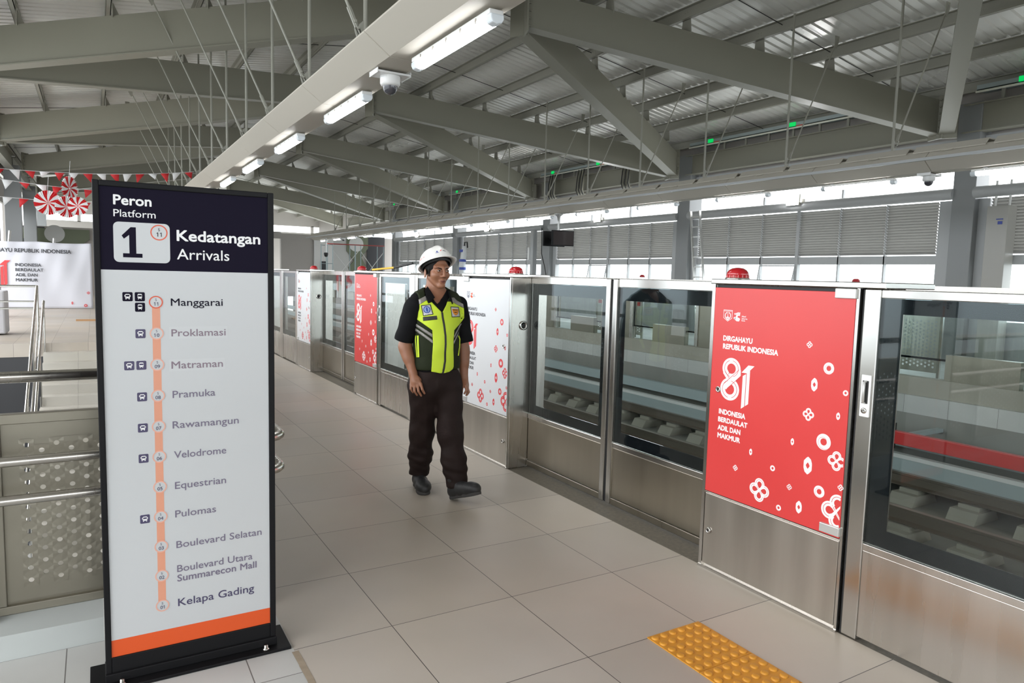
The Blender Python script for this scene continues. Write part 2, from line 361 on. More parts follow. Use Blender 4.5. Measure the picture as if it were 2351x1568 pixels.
for cx, cz, r in ((13.42, 3.12, .44), (-1.6, 2.95, .42)):
    dsk.prism([(cx+r*math.cos(t), cz+r*math.sin(t)) for t in [2*math.pi*k/28 for k in range(28)]], FX, YEND-.12, YEND-.02)
struct('wall_far_mural_disc', dsk, mat('mural_pale', (0.58, 0.58, 0.56), 0.7), ewo)
dr = struct('door_1', MB().box(11.32, 11.62, YEND-.16, YEND-.1, 0, 2.05), 'mural_void_dark')

# ---- right (opposite) window wall
XC = 15.2
COLY = [(-0.24, 0.2), (7.57, 8.01), (15.47, 15.97), (22.9, 23.4), (30.97, 31.5), (39.2, 39.7)]
for i, (a, b) in enumerate(COLY):
    c = MB(); c.box(XC, XC+.5, a, b, 0, 5.2)
    o = c.build('steel_column', 'column', bevel=.012)
    tag(o, 'grey painted square column of the far window wall, %s to the camera' % ORD[i], 'column', 'columns of the opposite window wall')
bays = [(0.2, 7.57), (8.01, 15.47), (15.97, 22.9), (23.4, 30.97), (31.5, 39.2)]
bays = [(-7.6, -0.24)] + bays
XW = XC+.22
for bi, (a, b) in enumerate(bays):
    L = b-a; n = 6; ed = [a+.35+(L-.55)*k/n for k in range(n+1)]
    fr = MB()
    fr.box(XW, XW+.12, a, b, 1.985, 2.17); fr.box(XW, XW+.12, a, b, 0.75, 0.85); fr.box(XW, XW+.14, a, b, 0, 0.75)
    fr.box(XW-.04, XW+.14, a, a+.33, 0, 3.3); fr.box(XW-.04, XW+.14, b-.2, b, 0, 3.3)
    fr.box(XW, XW+.12, a, b, 4.32, 4.55)
    for k in range(1, n):
        wd = .09 if k == 3 else .03; fr.box(XW-(.03 if k == 3 else 0), XW+.09, ed[k]-wd/2, ed[k]+wd/2, .85, 3.32)
    for k in (2, 4): fr.box(XW+.02, XW+.09, ed[k]-.02, ed[k]+.02, 3.5, 4.35)
    root = fr.build('window_%d' % (bi+1), 'winframe'); root['kind'] = 'structure'
    rail = MB(); rail.tube([(XC+.02, a-.02, 3.415), (XC+.02, b+.02, 3.415)], .115, 16); rail.box(XC+.02, XW+.1, a, b, 3.35, 3.48)
    ro = rail.build('window_rail', 'winframe', root)
    for k in range(n):
        y0, y1 = ed[k]+.02, ed[k+1]-.02
        lv = MB(); z = 2.2
        while z < 3.26:
            lv.add([(XW-.01, y0, z+.046), (XW-.01, y1, z+.046), (XW+.055, y1, z-.006), (XW+.055, y0, z-.006), (XW-.01, y0, z+.060), (XW-.01, y1, z+.060), (XW+.055, y1, z), (XW+.055, y0, z)],
                   [(0,3,2,1),(4,5,6,7),(0,1,5,4),(1,2,6,5),(2,3,7,6),(3,0,4,7)]); z += .061
        lv.build('louvre_panel', 'louvre', root)
        g = MB(); g.box(XW+.05, XW+.06, y0, y1, .85, 1.985)
        pane = g.build('pane', 'winglass', root)
        if k == 3:
            s = MB()
            for p, q in (((XW-.02, y0, 1.95), (XW-.02, y1, 1.95)), ((XW-.02, y0, 1.95), (XW-.16, y0+.02, 1.25)), ((XW-.02, y1, 1.95), (XW-.16, y1-.02, 1.25)), ((XW-.16, y0, 1.25), (XW-.16, y1, 1.25))): s.beam(p, q, .03, .03)
            s.build('casement_sash', 'winframe', root)

up_ = MB(); up_.box(XW+.2, XW+.3, -22, YB, 4.5, 6.2); struct('wall_right_upper', up_, 'wallpaint')
up_ = MB(); up_.box(-3.0, -2.9, -22, YB, 4.9, 6.3); struct('wall_left_upper', up_, 'wallpaint')
lw = MB(); lw.box(-3.2, -3.1, 28.6, YEND, 0, 1.6); lw.box(-3.2, -3.1, 28.6, YEND, 3.9, 4.9)
for y in (28.6, 31.0, 33.5, 36.0, 38.0, 40.0): lw.box(-3.2, -3.1, y, y+.5, 1.6, 3.9)
struct('wall_left', lw, 'wallpaint')
struct('wall_left_rear_light_block', MB().box(-3.0, -2.9, -22, -3.4, 0, 4.9), 'wallwhite')  # unseen wall added to block sky light falling on the sign face
# ---- roof: two corrugated slopes
XR = 6.4; ZR = 5.96; SR, SL = 0.1625, 0.135
def zb(x): return ZR - (SR*(x-XR) if x > XR else SL*(XR-x))     # underside of the roof beams
def zd(x): return zb(x) + 1.13
for side, (x0, x1) in (('left', (-4.6, XR)), ('right', (XR, 16.8))):
    d = MB(); ys = []; y = -22.0
    while y < YB+.4:
        ys += [(y, 0), (y+.15, 0), (y+.17, .035), (y+.20, .035)]; y += .22
    vs = []; fs = []
    for yy, h in ys:
        for xx in (x0, x1): vs.append((xx, yy, zd(xx)+h))
    for i in range(len(ys)-1): fs.append((2*i, 2*i+1, 2*i+3, 2*i+2))
    top = [(x, y_, z+.05) for x, y_, z in vs]; k0 = len(vs)
    d.add(vs+top, fs+[(a+k0, d_+k0, c+k0, b+k0) for a, b, c, d_ in fs])
    struct('ceiling_'+side, d, 'galv')

# ---- roof beams, zig-zag in plan between ridge and eaves
NY = [3.2, 11.2, 19.2, 27.0, 35.0, 43.0]; FY = [0.2, 8.1, 15.85, 23.8, 32.0, 40.2, 48.4]; LY = [-0.3, 8.0, 16.0, 24.0, 32.0, 40.0, 48.0]
XL = -2.5
def roof_beam(p, q, label, grp):
    m = MB(); p, q = Vector(p), Vector(q); d = (q-p).normalized()
    a, b = p+d*.25, q-d*.25
    r = thing('roof_beam', label, 'beam', tuple(p), grp)
    m.vbeam(a, b, .20, .66); m.build('web', 'beam', r, bevel=.006)
    fl = MB(); fl.vbeam(a+Vector((0, 0, -.02)), b+Vector((0, 0, -.02)), .27, .022); fl.build('bottom_flange', 'beam', r)
    for e_, s in ((a, 1), (b, -1)):
        pl = MB(); pl.vbeam(e_-d*.012*s+Vector((0, 0, -.1)), e_+d*.022*s+Vector((0, 0, -.1)), .36, .84)
        sd = Vector((d.y, -d.x, 0)).normalized()
        for kk in range(6):
            for sg in (-1, 1):
                c = e_+d*.02*s+sd*.14*sg+Vector((0, 0, .0+.13*kk)); pl.tube([c, c+d*.05*s], .016, 6)
        pl.build('bolted_end_plate', 'beam', r)
    return r
used = []
cnt = {'r': 0, 'l': 0}
for i, ny in enumerate(NY):
    for fy in (FY[i], FY[i+1]):
        k = cnt['r']; cnt['r'] += 1
        roof_beam((XR+.1, ny, zb(XR)), (XC-.25, fy, zb(XC)), 'grey roof beam sloping from the ridge to the opposite window wall, %s to the camera' % ORD[k], 'roof beams over the right side')
    for ly in (LY[i], LY[i+1]):
        k = cnt['l']; cnt['l'] += 1
        roof_beam((XR-.1, ny, zb(XR)), (XL+.2, ly, zb(XL)), 'grey roof beam sloping from the ridge to the left eaves above the sign, %s to the camera' % ORD[k], 'roof beams over the left side')
for x, fy, nm in ((XC+.05, FY, 'right'), (XL, LY, 'left')):
    for i in range(6):
        r = thing('eaves_beam', 'long grey eaves beam along the %s edge of the roof, %s bay' % (nm, ORD[i]), 'beam', (x, fy[i], zb(x)), 'eaves beams')
        m = MB(); m.box(x-.02, x+.02, fy[i]+.2, fy[i+1]-.2, zb(x)+.1, zb(x)+.62); m.build('web', 'beam', r)
        for z in (zb(x)+.08, zb(x)+.62): MB().box(x-.13, x+.13, fy[i]+.2, fy[i+1]-.2, z, z+.02).build('flange', 'beam', r)
for i, ly in enumerate(LY):
    o = MB().box(XL-.25, XL+.25, ly-.22, ly+.22, 0, zb(XL)+.3).build('steel_column', 'column', bevel=.012)
    tag(o, 'grey square column at the left edge of the platform, %s to the camera' % ORD[i], 'column', 'columns of the left platform edge')
# ---- purlins with cleats standing on the beams
def beam_ys(x):
    out = []
    for i, ny in enumerate(NY):
        for e_, xe in ((FY[i], XC), (FY[i+1], XC)) if x > XR else ((LY[i], XL), (LY[i+1], XL)):
            t = (x-XR)/(xe-XR)
            if 0.02 < t < .99: out.append(ny+(e_-ny)*t)
    return out
px_ = [XR+.35+1.42*k for k in range(8)] + [XR-.35-1.42*k for k in range(8)]
for i, x in enumerate(px_):
    z0 = zb(x)+.66+.22
    side = 'right' if x > XR else 'left'
    r = thing('roof_purlin', 'long grey purlin under the %s roof slope, %s to the ridge' % (side, ORD[i % 8]), 'purlin', (x, 16, z0), 'purlins under the roof sheets')
    m = MB(); m.box(x-.006, x+.006, -21.8, YB-.1, z0, z0+.22); m.box(x-.075, x+.006, -21.8, YB-.1, z0, z0+.012); m.box(x-.075, x+.006, -21.8, YB-.1, z0+.208, z0+.22)
    m.box(x-.078, x-.07, -21.8, YB-.1, z0, z0+.035)
    m.build('channel', 'beamd', r)
    for yb in beam_ys(x):
        c = MB(); c.prism([(-.13, -.26), (.13, -.26), (.08, .17), (-.08, .17)], lambda u, v, w_: (x+.008+w_, yb+u, z0+v), 0, .012)
        c.prism([(0, -.26), (.14, -.26), (.02, .0), (0, .0)], lambda u, v, w_: (x+.01+u, yb+w_, z0+v), -.006, .006)
        for du in (-.035, .035):
            for dv in (.07, .13): c.tube([(x-.012, yb+du, z0+dv), (x+.03, yb+du, z0+dv)], .011, 6)
        c.build('cleat', 'beamd', r)
    if i % 8 < 7:
        x2 = px_[i+1]
        for yy in [1.2+3.93*k for k in range(13)]: MB().tube([(x, yy, z0+.14), (x2, yy, zb(x2)+.66+.22+.14)], .008, 6).build('sag_rod', 'cable', r)
# ================================================================ RACEWAYS, LAMPS, HANGERS
def section(xc): return [(xc-.14, 3.17), (xc+.14, 3.17), (xc+.35, 3.32), (xc+.20, 3.47), (xc-.20, 3.47), (xc-.35, 3.32)]
for nm, xc, y0 in (('near', 2.14, 1.6), ('far', 10.6, -1.6)):
    lab = 'pale folded metal casing with strip lamps hung above the near platform' if nm == 'near' else 'long grey cable casing with lids and lamps hung over the opposite platform'
    r = thing('cable_raceway', lab, 'cable casing', (xc, y0, 3.17))
    SEG = 1.86; y = y0 - .005; k = 0
    while y+SEG < YEND-.3:
        m = MB(); m.prism(section(xc), lambda u, v, w_: (u, w_, v), y+.003, y+SEG-.003); m.build('casing_section', 'raceway', r, bevel=.01); y += SEG; k += 1
    if nm == 'far':
        MB().box(xc-.372, xc-.335, -1.5, YEND-1, 3.305, 3.345).build('edge_lip', 'winframe', r, label='pale edge lip')
        y = -1.4
        while y < YEND-2:
            m = MB()
            for s_ in (-1,):
                m.add([(xc-.25, y, 3.435), (xc-.25, y+.98, 3.435), (xc-.16, y+.98, 3.525), (xc-.16, y, 3.525), (xc-.255, y, 3.45), (xc-.255, y+.98, 3.45), (xc-.165, y+.98, 3.54), (xc-.165, y, 3.54)],
                      [(0,3,2,1),(4,5,6,7),(0,1,5,4),(1,2,6,5),(2,3,7,6),(3,0,4,7)])
            m.box(xc-.16, xc+.16, y, y+.98, 3.52, 3.54); m.tube([(xc-.255, y+.42, 3.44), (xc-.29, y+.42, 3.425), (xc-.29, y+.58, 3.425), (xc-.255, y+.58, 3.44)], .006, 6)
            m.build('lid', 'raceway', r); y += 1.08
def batten(xc, yc, label, grp):
    r = thing('batten_lamp', label, 'lamp', (xc, yc, 3.17), grp)
    h = MB(); h.box(xc-.05, xc+.05, yc-.62, yc+.62, 3.118, 3.15)
    for s in (-1, 1): h.box(xc-.02, xc+.02, yc+s*.45-.03, yc+s*.45+.03, 3.148, 3.1695)
    h.build('housing', 'white', r, bevel=.006)
    m = MB(); m.prism([(-.045, 3.120), (-.046, 3.092), (-.034, 3.070), (0, 3.060), (.034, 3.070), (.046, 3.092), (.045, 3.120)], lambda u, v, w_: (xc+u, w_, v), yc-.56, yc+.56)
    m.build('diffuser', 'lampdiff', r)
    for s in (-1, 1):
        c = MB(); c.prism([(-.047, 3.12), (-.048, 3.092), (-.035, 3.068), (0, 3.058), (.035, 3.068), (.048, 3.092), (.047, 3.12)], lambda u, v, w_: (xc+u, w_, v), yc+s*.56, yc+s*.635)
        c.build('end_cap', 'lampclear', r, bevel=.008)
    for k in range(-2, 3):
        for s in (-1, 1): MB().box(xc+s*.05-.004, xc+s*.05+.004, yc+.22*k-.008, yc+.22*k+.008, 3.10, 3.135).build('clip', 'steel_h', r)
    return r
l0 = batten(2.18, 4.57, 'lit batten lamp under the near casing, nearest to the camera', 'batten lamps under the near casing')
for k, y in enumerate([6.97, 9.36, 11.75, 14.14, 16.53, 18.92, 21.31]):
    dup(l0, (0, y-4.57, 0), 'lit batten lamp under the near casing, %s to the camera' % ORD[k+1])
for k in range(15):
    y = 4.72+2.35*k
    dup(l0, (10.6-2.18, y-4.57, 0), 'lit batten lamp under the far casing over the opposite platform, %s to the camera' % ORD[k], group='batten lamps under the far casing')
def dome(x, y, label):
    r = thing('dome_camera', label, 'camera', (x, y, 3.17), 'dome cameras under the casings')
    m = MB(); m.box(x-.14, x+.14, y-.10, y+.10, 3.135, 3.15); m.box(x-.145, x-.14, y-.10, y+.10, 3.128, 3.168); m.box(x+.14, x+.145, y-.1, y+.1, 3.128, 3.168); m.build('mounting_bracket', 'white', r)
    m = MB(); m.lathe([(.083, 3.135), (.083, 3.075), (.075, 3.06), (.062, 3.055)], (x, y, 0), 28); m.build('housing', 'white', r)
    m = MB(); m.lathe([(.060, 3.058), (.058, 3.03), (.045, 3.005), (.022, 2.99), (.0001, 2.986)], (x, y, 0), 24); m.build('bubble', 'smoke', r)
    return r
d0 = dome(2.16, 5.72, 'white dome camera under the near casing between two lit lamps')
dup(d0, (10.62-2.16, 5.95-5.72, 0), 'white dome camera under the far casing near the right edge of the photo')
dup(d0, (10.62-2.16, 34.35-5.72, 0), 'tiny white dome camera at the distant end of the far casing')
# hangers: vertical rod and outward brace
def hanger(xc, y, s, label, grp):
    r = thing('hanger_rod', label, 'hanger', (xc, y, 3.47), grp)
    zt = zb(xc)+.9
    MB().tube([(xc, y, 3.47 if xc < 5 else 3.542), (xc, y, zt)], .019, 8).build('rod', 'beamd', r)
    x2 = xc+s*1.22; z2 = zb(x2)+.9
    b = MB(); b.tube([(xc+s*.05, y, 3.62), (x2, y, z2)], .013, 6); b.build('brace', 'beamd', r)
    g = MB(); g.prism([(0, 3.545), (.07, 3.56), (.10, 3.66), (.02, 3.74), (0, 3.74)], lambda u, v, w_: (xc+s*u, y+w_, v), -.006, .006)
    d = (Vector((x2, y, z2))-Vector((xc+s*.05, y, 3.62))).normalized(); p = Vector((xc+s*.05, y, 3.62))
    g.beam(p+d*.0, p+d*.24, .035, .012, (0, 1, 0)); g.beam(p+d*.0+Vector((0, .012, 0)), p+d*.24+Vector((0, .012, 0)), .035, .01, (0, 1, 0))
    for q in (.05, .11): g.tube([p+d*q-Vector((0, .03, 0)), p+d*q+Vector((0, .03, 0))], .014, 6)
    g.build('lower_gusset', 'beamd', r); g = MB()
    g.prism([(-.05, 0), (.06, 0), (.05, -.12), (-.02, -.24), (-.05, -.2)], lambda u, v, w_: (x2-s*.02+s*u, y+w_, z2+.05+v), -.006, .006)
    g.build('upper_gusset', 'beamd', r)
for k in range(11):
    y = 6.30+1.9*k
    hanger(2.14, y, -1, 'hanger rod and brace holding up the near casing, %s to the camera' % ORD[k], 'hangers of the near casing')
for k in range(17):
    y = 4.58+1.95*k
    hanger(10.6, y, 1, 'hanger rod and brace holding up the far casing, %s to the camera' % ORD[k], 'hangers of the far casing')

# cable trays above the opposite eaves beam, bright strip and green tags
for i in range(5):
    a, b = FY[i]+.5, FY[i+1]-.5
    r = thing('cable_tray', 'cable tray on brackets above the opposite eaves beam, %s bay' % ORD[i], 'cable tray', (XC-.2, a, 5.3), 'cable trays above the eaves beam')
    m = MB(); m.box(XC-.22, XC+.12, a, b, 5.36, 5.375); m.box(XC-.22, XC-.21, a, b, 5.36, 5.46); m.build('tray', 'tray', r)
    for k in range(9):
        y = a+(b-a)*(k+.5)/9; MB().box(XC-.02, XC+.02, y-.03, y+.03, 5.17, 5.36).build('bracket', 'beamd', r)
    MB().tube([(XC-.24, a, 5.33), (XC-.24, b, 5.33)], .022, 8).build('conduit', mat('pale_conduit', (0.75, 0.75, 0.66), 0.4), r)
    for k, f in enumerate((.12, .52)):
        y = a+(b-a)*(1-f); MB().box(XC-.24, XC-.225, y-.09, y+.09, 5.37, 5.47).build('green_tag', 'green', r, label='green tag')
        MB().box(XC-.24, XC-.225, y-.32, y-.12, 5.345, 5.375).build('red_tag', 'redtag', r, label='small red tag')
# wrapped cable coils on the eaves beam near the second column
for k, (y, h) in enumerate(((22.2, .55), (20.4, .6), (17.9, .62))):
    r = thing('wrapped_cable', 'loose cables wrapped over the eaves beam beyond the ladder, %s' % ORD[2-k], 'cable bundle', (XC-.15, y, 4.5), 'wrapped cables over the eaves beam')
    m = MB()
    for q in range(3):
        yy = y+.14*q; m.tube([(XC-.3, yy, 5.25), (XC-.36, yy-.05, 4.95), (XC-.34, yy+.02, 4.6), (XC-.22, yy+.1, 4.46), (XC-.05, yy+.2, 4.5)], [.05, .055, .05, .045, .03], 8)
    m.build('wrapping', 'beam', r)
    m = MB()
    for q in range(3):
        yy = y-.06+.16*q; m.tube([(XC-.32, yy, 5.3), (XC-.42, yy-.04, 4.95), (XC-.4, yy+.03, 4.58), (XC-.25, yy+.12, 4.44)], .018, 6)
    m.build('cables', 'cable', r)
# floodlights on the window rail
for k, y in enumerate((11.75, 19.7, 27.7, 35.6)):
    r = thing('floodlight', 'small lit floodlight on the window rail, %s to the camera' % ORD[k], 'floodlight', (XC-.1, y, 3.53), 'floodlights on the window rail')
    MB().box(XC-.19, XC-.16, y-.17, y+.17, 3.45, 3.70).build('lamp_glass', 'flood', r, bevel=.01)
    MB().box(XC-.16, XC-.10, y-.18, y+.18, 3.44, 3.71).build('housing', 'beamd', r)
    MB().box(XC-.10, XC+.0, y-.02, y+.02, 3.5, 3.54).box(XC-.14, XC-.08, y-.3, y-.17, 3.5, 3.58).build('bracket', 'beamd', r)
# twin monitor
y = 15.55; r = thing('twin_monitor', 'pair of black monitors back to back on a pole under the far casing', 'monitor', (10.6, y, 3.17))
MB().lathe([(.12, 3.17), (.12, 3.15), (.05, 3.1), (.022, 2.95), (.022, 2.66)], (10.6, y, 0), 16).build('pole', 'alum', r)
for s, nm in ((-1, 'a'), (1, 'b')):
    yc = y+s*.20
    a = .22*s
    def Q(u, v, w_, yc=yc, s=s): return (10.6+.02*s+u, yc+s*w_, 2.52+v)
    b = MB(); b.prism([(-.34, -.20), (.34, -.20), (.34, .20), (-.34, .20)], Q, 0, .07); sc1 = b.build('case', 'black', r, bevel=.012)
    MB().prism([(-.315, -.175), (.315, -.175), (.315, .175), (-.315, .175)], Q, .0705, .0725).build('screen', 'screen', sc1)
MB().box(10.45, 10.75, y-.2, y+.2, 2.50, 2.54).build('crossbar', 'black', r)
# ladder leaning at the second column
p0a, p0b = Vector((14.75, 14.98, 0)), Vector((14.75, 14.55, 0)); tp = Vector((.28, .42, 3.5))
r = thing('ladder', 'aluminium ladder leaning against the grey column on the opposite platform', 'ladder', (14.75, 14.7, 0))
la, lb = Vector((14.62, 14.35, 0)), Vector((14.62, 13.98, 0)); ta, tb = Vector((14.95, 15.15, 3.5)), Vector((14.95, 14.80, 3.5))
MB().beam(la, ta, .03, .075, (1, 0, 0)).build('stile', 'alum', r); MB().beam(lb, tb, .03, .075, (1, 0, 0)).build('stile', 'alum', r)
for k in range(12):
    f = (k+.6)/12.2; MB().beam(la.lerp(ta, f), lb.lerp(tb, f), .03, .03).build('rung', 'alum', r)
# electrical cabinet and conduits by the nearest column
r = thing('electrical_cabinet', 'tall narrow grey cabinet standing beside the nearest column of the window wall', 'cabinet', (15.2, 7.1, 0))
MB().box(15.02, 15.35, 6.86, 7.24, 0, 3.1).build('body', mat('cabinet_beige_grey', (0.40, 0.39, 0.36), 0.35), r, bevel=.01)
m = MB(); m.box(15.012, 15.02, 6.95, 7.03, 2.74, 2.80); m.box(15.012, 15.02, 6.94, 7.06, 2.83, 2.85); m.build('sticker', 'blueprint', r, label='blue and white sticker')
m = MB(); m.tube([(15.2, 7.18, 3.1), (15.2, 7.18, 3.6)], .025, 8); m.tube([(15.2, 6.93, 3.1), (15.2, 6.93, 3.6)], .025, 8); m.build('conduits', 'alum', r)
r = thing('junction_trunk', 'pale trunking box with hanging cables on the third column', 'trunking', (15.1, 23.1, 1.5))
MB().box(15.0, 15.18, 23.75, 23.95, 1.5, 3.3).build('trunking', 'winframe', r); MB().box(14.98, 15.1, 24.0, 24.12, 2.15, 2.65).build('box', 'white', r)
MB().tube([(15.1, 23.3, 3.4), (15.05, 23.2, 2.4), (15.08, 23.0, 1.9), (15.05, 22.7, 1.2)], .018, 6).build('cable', 'cable', r)
# wrapped bundle on the fourth column
r = thing('wrapped_bundle', 'tall bundle in white and blue plastic tied to a column beyond the guard', 'bundle', (15.05, 30.2, 1.4))
MB().tube([(15.05, 30.0, 1.3), (15.02, 30.05, 1.9), (15.05, 29.95, 2.4), (15.05, 29.9, 2.85)], [.15, .16, .15, .09], 12).build('plastic', 'whitevinyl', r)
m = MB()
for z in (1.72, 2.1, 2.55): m.lathe([(.168, z), (.169, z+.12)], (15.03, 30.0, 0), 14)
m.build('print_bands', 'blueprint', r)
MB().tube([(15.05, 29.9, 2.8), (15.0, 29.75, 3.0), (15.08, 29.68, 3.02), (15.1, 29.66, 2.75)], .035, 8).build('strap', 'cable', r)
# scaffold in front of the mural
r = thing('scaffold', 'tube scaffold with a red rail standing in front of the far mural', 'scaffold', (12.3, 38, 0))
m = MB()
for x in (10.7, 11.05, 12.3, 12.6, 13.9):
    for y in (37.6, 38.6): m.tube([(x, y, 0), (x, y, 2.95)], .024, 6)
for z in (.9, 1.9, 2.9):
    for y in (37.6, 38.6): m.tube([(10.7, y, z), (11.05, y, z)], .02, 6)
m.build('uprights', 'scaf', r)
m = MB()
for x0, x1 in ((11.05, 12.45), (12.6, 13.9)):
    m.tube([(x0, 37.6, .9), (x1, 37.6, 2.6)], .017, 6); m.tube([(x0, 37.6, 2.6), (x1, 37.6, .9)], .017, 6)
m.build('cross_braces', mat('scaffold_pale', (0.6, 0.6, 0.58), 0.5), r)
MB().tube([(10.75, 37.6, 2.95), (13.95, 37.6, 2.95)], .03, 6).build('top_rail', 'scafred', r, label='red top rail')
r = thing('wall_camera', 'small dark camera on a white post near the end of the far casing', 'camera', (10.4, 36.6, 2.4))
MB().tube([(10.4, 36.6, 3.2), (10.4, 36.6, 2.45)], .045, 8).build('post', 'white', r); MB().lathe([(.1, 2.45), (.12, 2.38), (.08, 2.25), (.0001, 2.22)], (10.4, 36.6, 0), 12).build('body', 'cable', r)

# unseen lamps added to brighten the stairwell behind the perforated barrier
for k, x in enumerate((-.55, .15)):
    o = dup(l0, (x-2.18, 4.4-4.57, -.42-3.17), 'added unseen lamp low in the stairwell under the perforated barrier, %s' % ('left one' if k == 0 else 'right one'), group='added stairwell lamps')
# ================================================================ PLATFORM SCREEN DOORS
LIN = [('clover', .595, 1.242, .015), ('clover', .612, .929, .029), ('clover', .217, .584, .015), ('clover', .37, .513, .058), ('clover', .537, .574, .014), ('clover', .793, .642, .014),
       ('ring', .698, 1.148, .026), ('ring', .785, 1.053, .0125), ('ring', .697, .822, .036), ('ring', .439, .638, .014), ('ring', .692, .596, .027), ('ring', .486, .46, .014),
       ('eye', .632, 1.067, .031), ('eye', .758, .948, .017), ('eye', .538, .788, .017), ('eye', .306, .686, .017), ('eye', .626, .698, .041), ('eye', .594, .496, .030)]
def ring(mb, u, v, R, F, r_in=.44, smax=99):
    for band in (0, 1):
        pts = []
        n = 30
        for k in range(n+1):
            t = 2*math.pi*k/n + .6
            g = r_in+(1-r_in)*min(1, k/n*1.25)
            a, b = (r_in, max(r_in, g-.022)) if band == 0 else (min(1, g+.022), 1)
            pts.append((a, b, t))
        for k in range(n):
            q = []
            for (r, t) in ((pts[k][0], pts[k][2]), (pts[k][1], pts[k][2]), (pts[k+1][1], pts[k+1][2]), (pts[k+1][0], pts[k+1][2])):
                q.append((min(smax, u+R*r*math.cos(t)), v+R*r*math.sin(t)))
            if abs(pts[k+1][1]-pts[k+1][0])+abs(pts[k][1]-pts[k][0]) > .02: mb.flat(q, F)
def eye(mb, u, v, R, F):
    o = [(0, 1), (.36, .75), (.52, .3), (.52, -.45), (.2, -.85), (0, -1), (-.36, -.75), (-.52, -.3), (-.52, .45), (-.2, .85)]
    i = [(0, .36), (.15, .18), (.24, 0), (.2, -.1), (.08, -.28), (0, -.36), (-.15, -.18), (-.24, 0), (-.2, .1), (-.08, .28)]
    n = 10
    for k in range(n):
        if k in (2, 7): # fold gap
            pass
        a, b = k, (k+1) % n; sh = .03
        A = [o[a], (o[b][0]*(1-sh)+o[a][0]*sh, o[b][1]*(1-sh)+o[a][1]*sh), (i[b][0]*(1-sh)+i[a][0]*sh, i[b][1]*(1-sh)+i[a][1]*sh), i[a]]
        mb.flat([(u+R*x, v+R*y) for x, y in A], F)
def clover(mb, u, v, R, F0, smax=99):
    for k in range(4):
        F = lambda a_, b_, k=k: (F0(a_, b_)[0]-4e-5*k, *F0(a_, b_)[1:]) if abs(F0(0, 0)[0]-F0(1, 1)[0]) < 1e-9 else (F0(a_, b_)[0], F0(a_, b_)[1]-4e-4*k, F0(a_, b_)[2])
        a = math.pi/2*k; cx, cz = u+R*.5*math.cos(a), v+R*.5*math.sin(a); n = 22
        for r0, r1 in ((.22, .35), (.38, .5)):
            for j in range(n):
                t0, t1 = a-2.35+4.7*j/n, a-2.35+4.7*(j+1)/n
                if min(cx+R*r1*math.cos(t0), cx+R*r1*math.cos(t1)) > smax: continue
                mb.flat([(min(smax, cx+R*r*math.cos(t)), cz+R*r*math.sin(t)) for r, t in ((r0, t0), (r1, t0), (r1, t1), (r0, t1))], F)
    for k, (x0, z0, x1, z1) in enumerate(((-.42, -.42, .42, .42), (-.42, .42, .42, -.42))):
        F = lambda a_, b_, k=k: (F0(a_, b_)[0]-4e-5*(k+5), *F0(a_, b_)[1:]) if abs(F0(0, 0)[0]-F0(1, 1)[0]) < 1e-9 else (F0(a_, b_)[0], F0(a_, b_)[1]-4e-4*(k+5), F0(a_, b_)[2])
        d = Vector((x1-x0, z1-z0)).normalized()
        for o_ in ((-.105, -.02), (.02, .105)) if k else ((-.105, .105),):
            q = [(min(smax, u+R*(x-d.y*w_)), v+R*(z+d.x*w_)) for x, z, w_ in ((x0*.8, z0*.8, o_[0]), (x1*.8, z1*.8, o_[0]), (x1*.8, z1*.8, o_[1]), (x0*.8, z0*.8, o_[1]))]
            if len({round(t[0], 6) for t in q}) > 2: mb.flat(q, F)
def ribbon8(mb, ml, F, F2):
    def loop(cx, cz, ax, az, w):
        n = 40
        for j in range(n):
            q = []
            for t, k in ((j, 0), (j+1, 0), (j+1, 1), (j, 1)):
                th = 2*math.pi*t/n; f = 1 if k else 1-w
                q.append((cx+ax*f*math.cos(th), cz+az*f*math.sin(th)))
            mb.flat(q, F)
            if j not in (9, 10, 11, 29, 30, 31):
                q = []
                for t, k in ((j, 0), (j+1, 0), (j+1, 1), (j, 1)):
                    th = 2*math.pi*t/n; f = (1-w*.42) if k else (1-w*.42-.045)
                    q.append((cx+ax*f*math.cos(th), cz+az*f*math.sin(th)))
                ml.flat(q, F2)
    loop(.157, 1.078, .058, .054, .52); loop(.152, .973, .061, .057, .52)
    F9 = F; F = (lambda u, v: (F9(u, v)[0]-1e-4, *F9(u, v)[1:])) if abs(F9(0, 0)[0]-F9(1, 1)[0]) < 1e-9 else (lambda u, v: (F9(u, v)[0], F9(u, v)[1]-1e-3, F9(u, v)[2]))
    mb.flat([(.104, .990), (.128, .968), (.218, 1.050), (.217, 1.078), (.200, 1.080)], F)
    F = (lambda u, v: (F9(u, v)[0]-2e-4, *F9(u, v)[1:])) if abs(F9(0, 0)[0]-F9(1, 1)[0]) < 1e-9 else (lambda u, v: (F9(u, v)[0], F9(u, v)[1]-2e-3, F9(u, v)[2]))
    mb.flat([(.104, 1.050), (.128, 1.075), (.176, 1.012), (.150, 1.0)], F)
    for a, b in (((.112, .995), (.206, 1.078)), ((.136, .975), (.222, 1.05)), ((.117, 1.062), (.146, 1.028)), ((.135, 1.045), (.158, 1.062))):
        d = Vector((b[0]-a[0], b[1]-a[1])).normalized(); nx, nz = -d.y*.0013, d.x*.0013
        ml.flat([(a[0]-nx, a[1]-nz), (b[0]-nx, b[1]-nz), (b[0]+nx, b[1]+nz), (a[0]+nx, a[1]+nz)], F2)
def one(mb, F, dx=0):
    for q in (((.222, 1.067), (.262, 1.107), (.299, 1.107), (.256, 1.067)), ((.230, .887), (.250, .901), (.251, 1.063), (.231, 1.051)), ((.254, .904), (.273, .917), (.274, 1.083), (.255, 1.068))):
        mb.flat([(u+dx, v) for u, v in q], F)
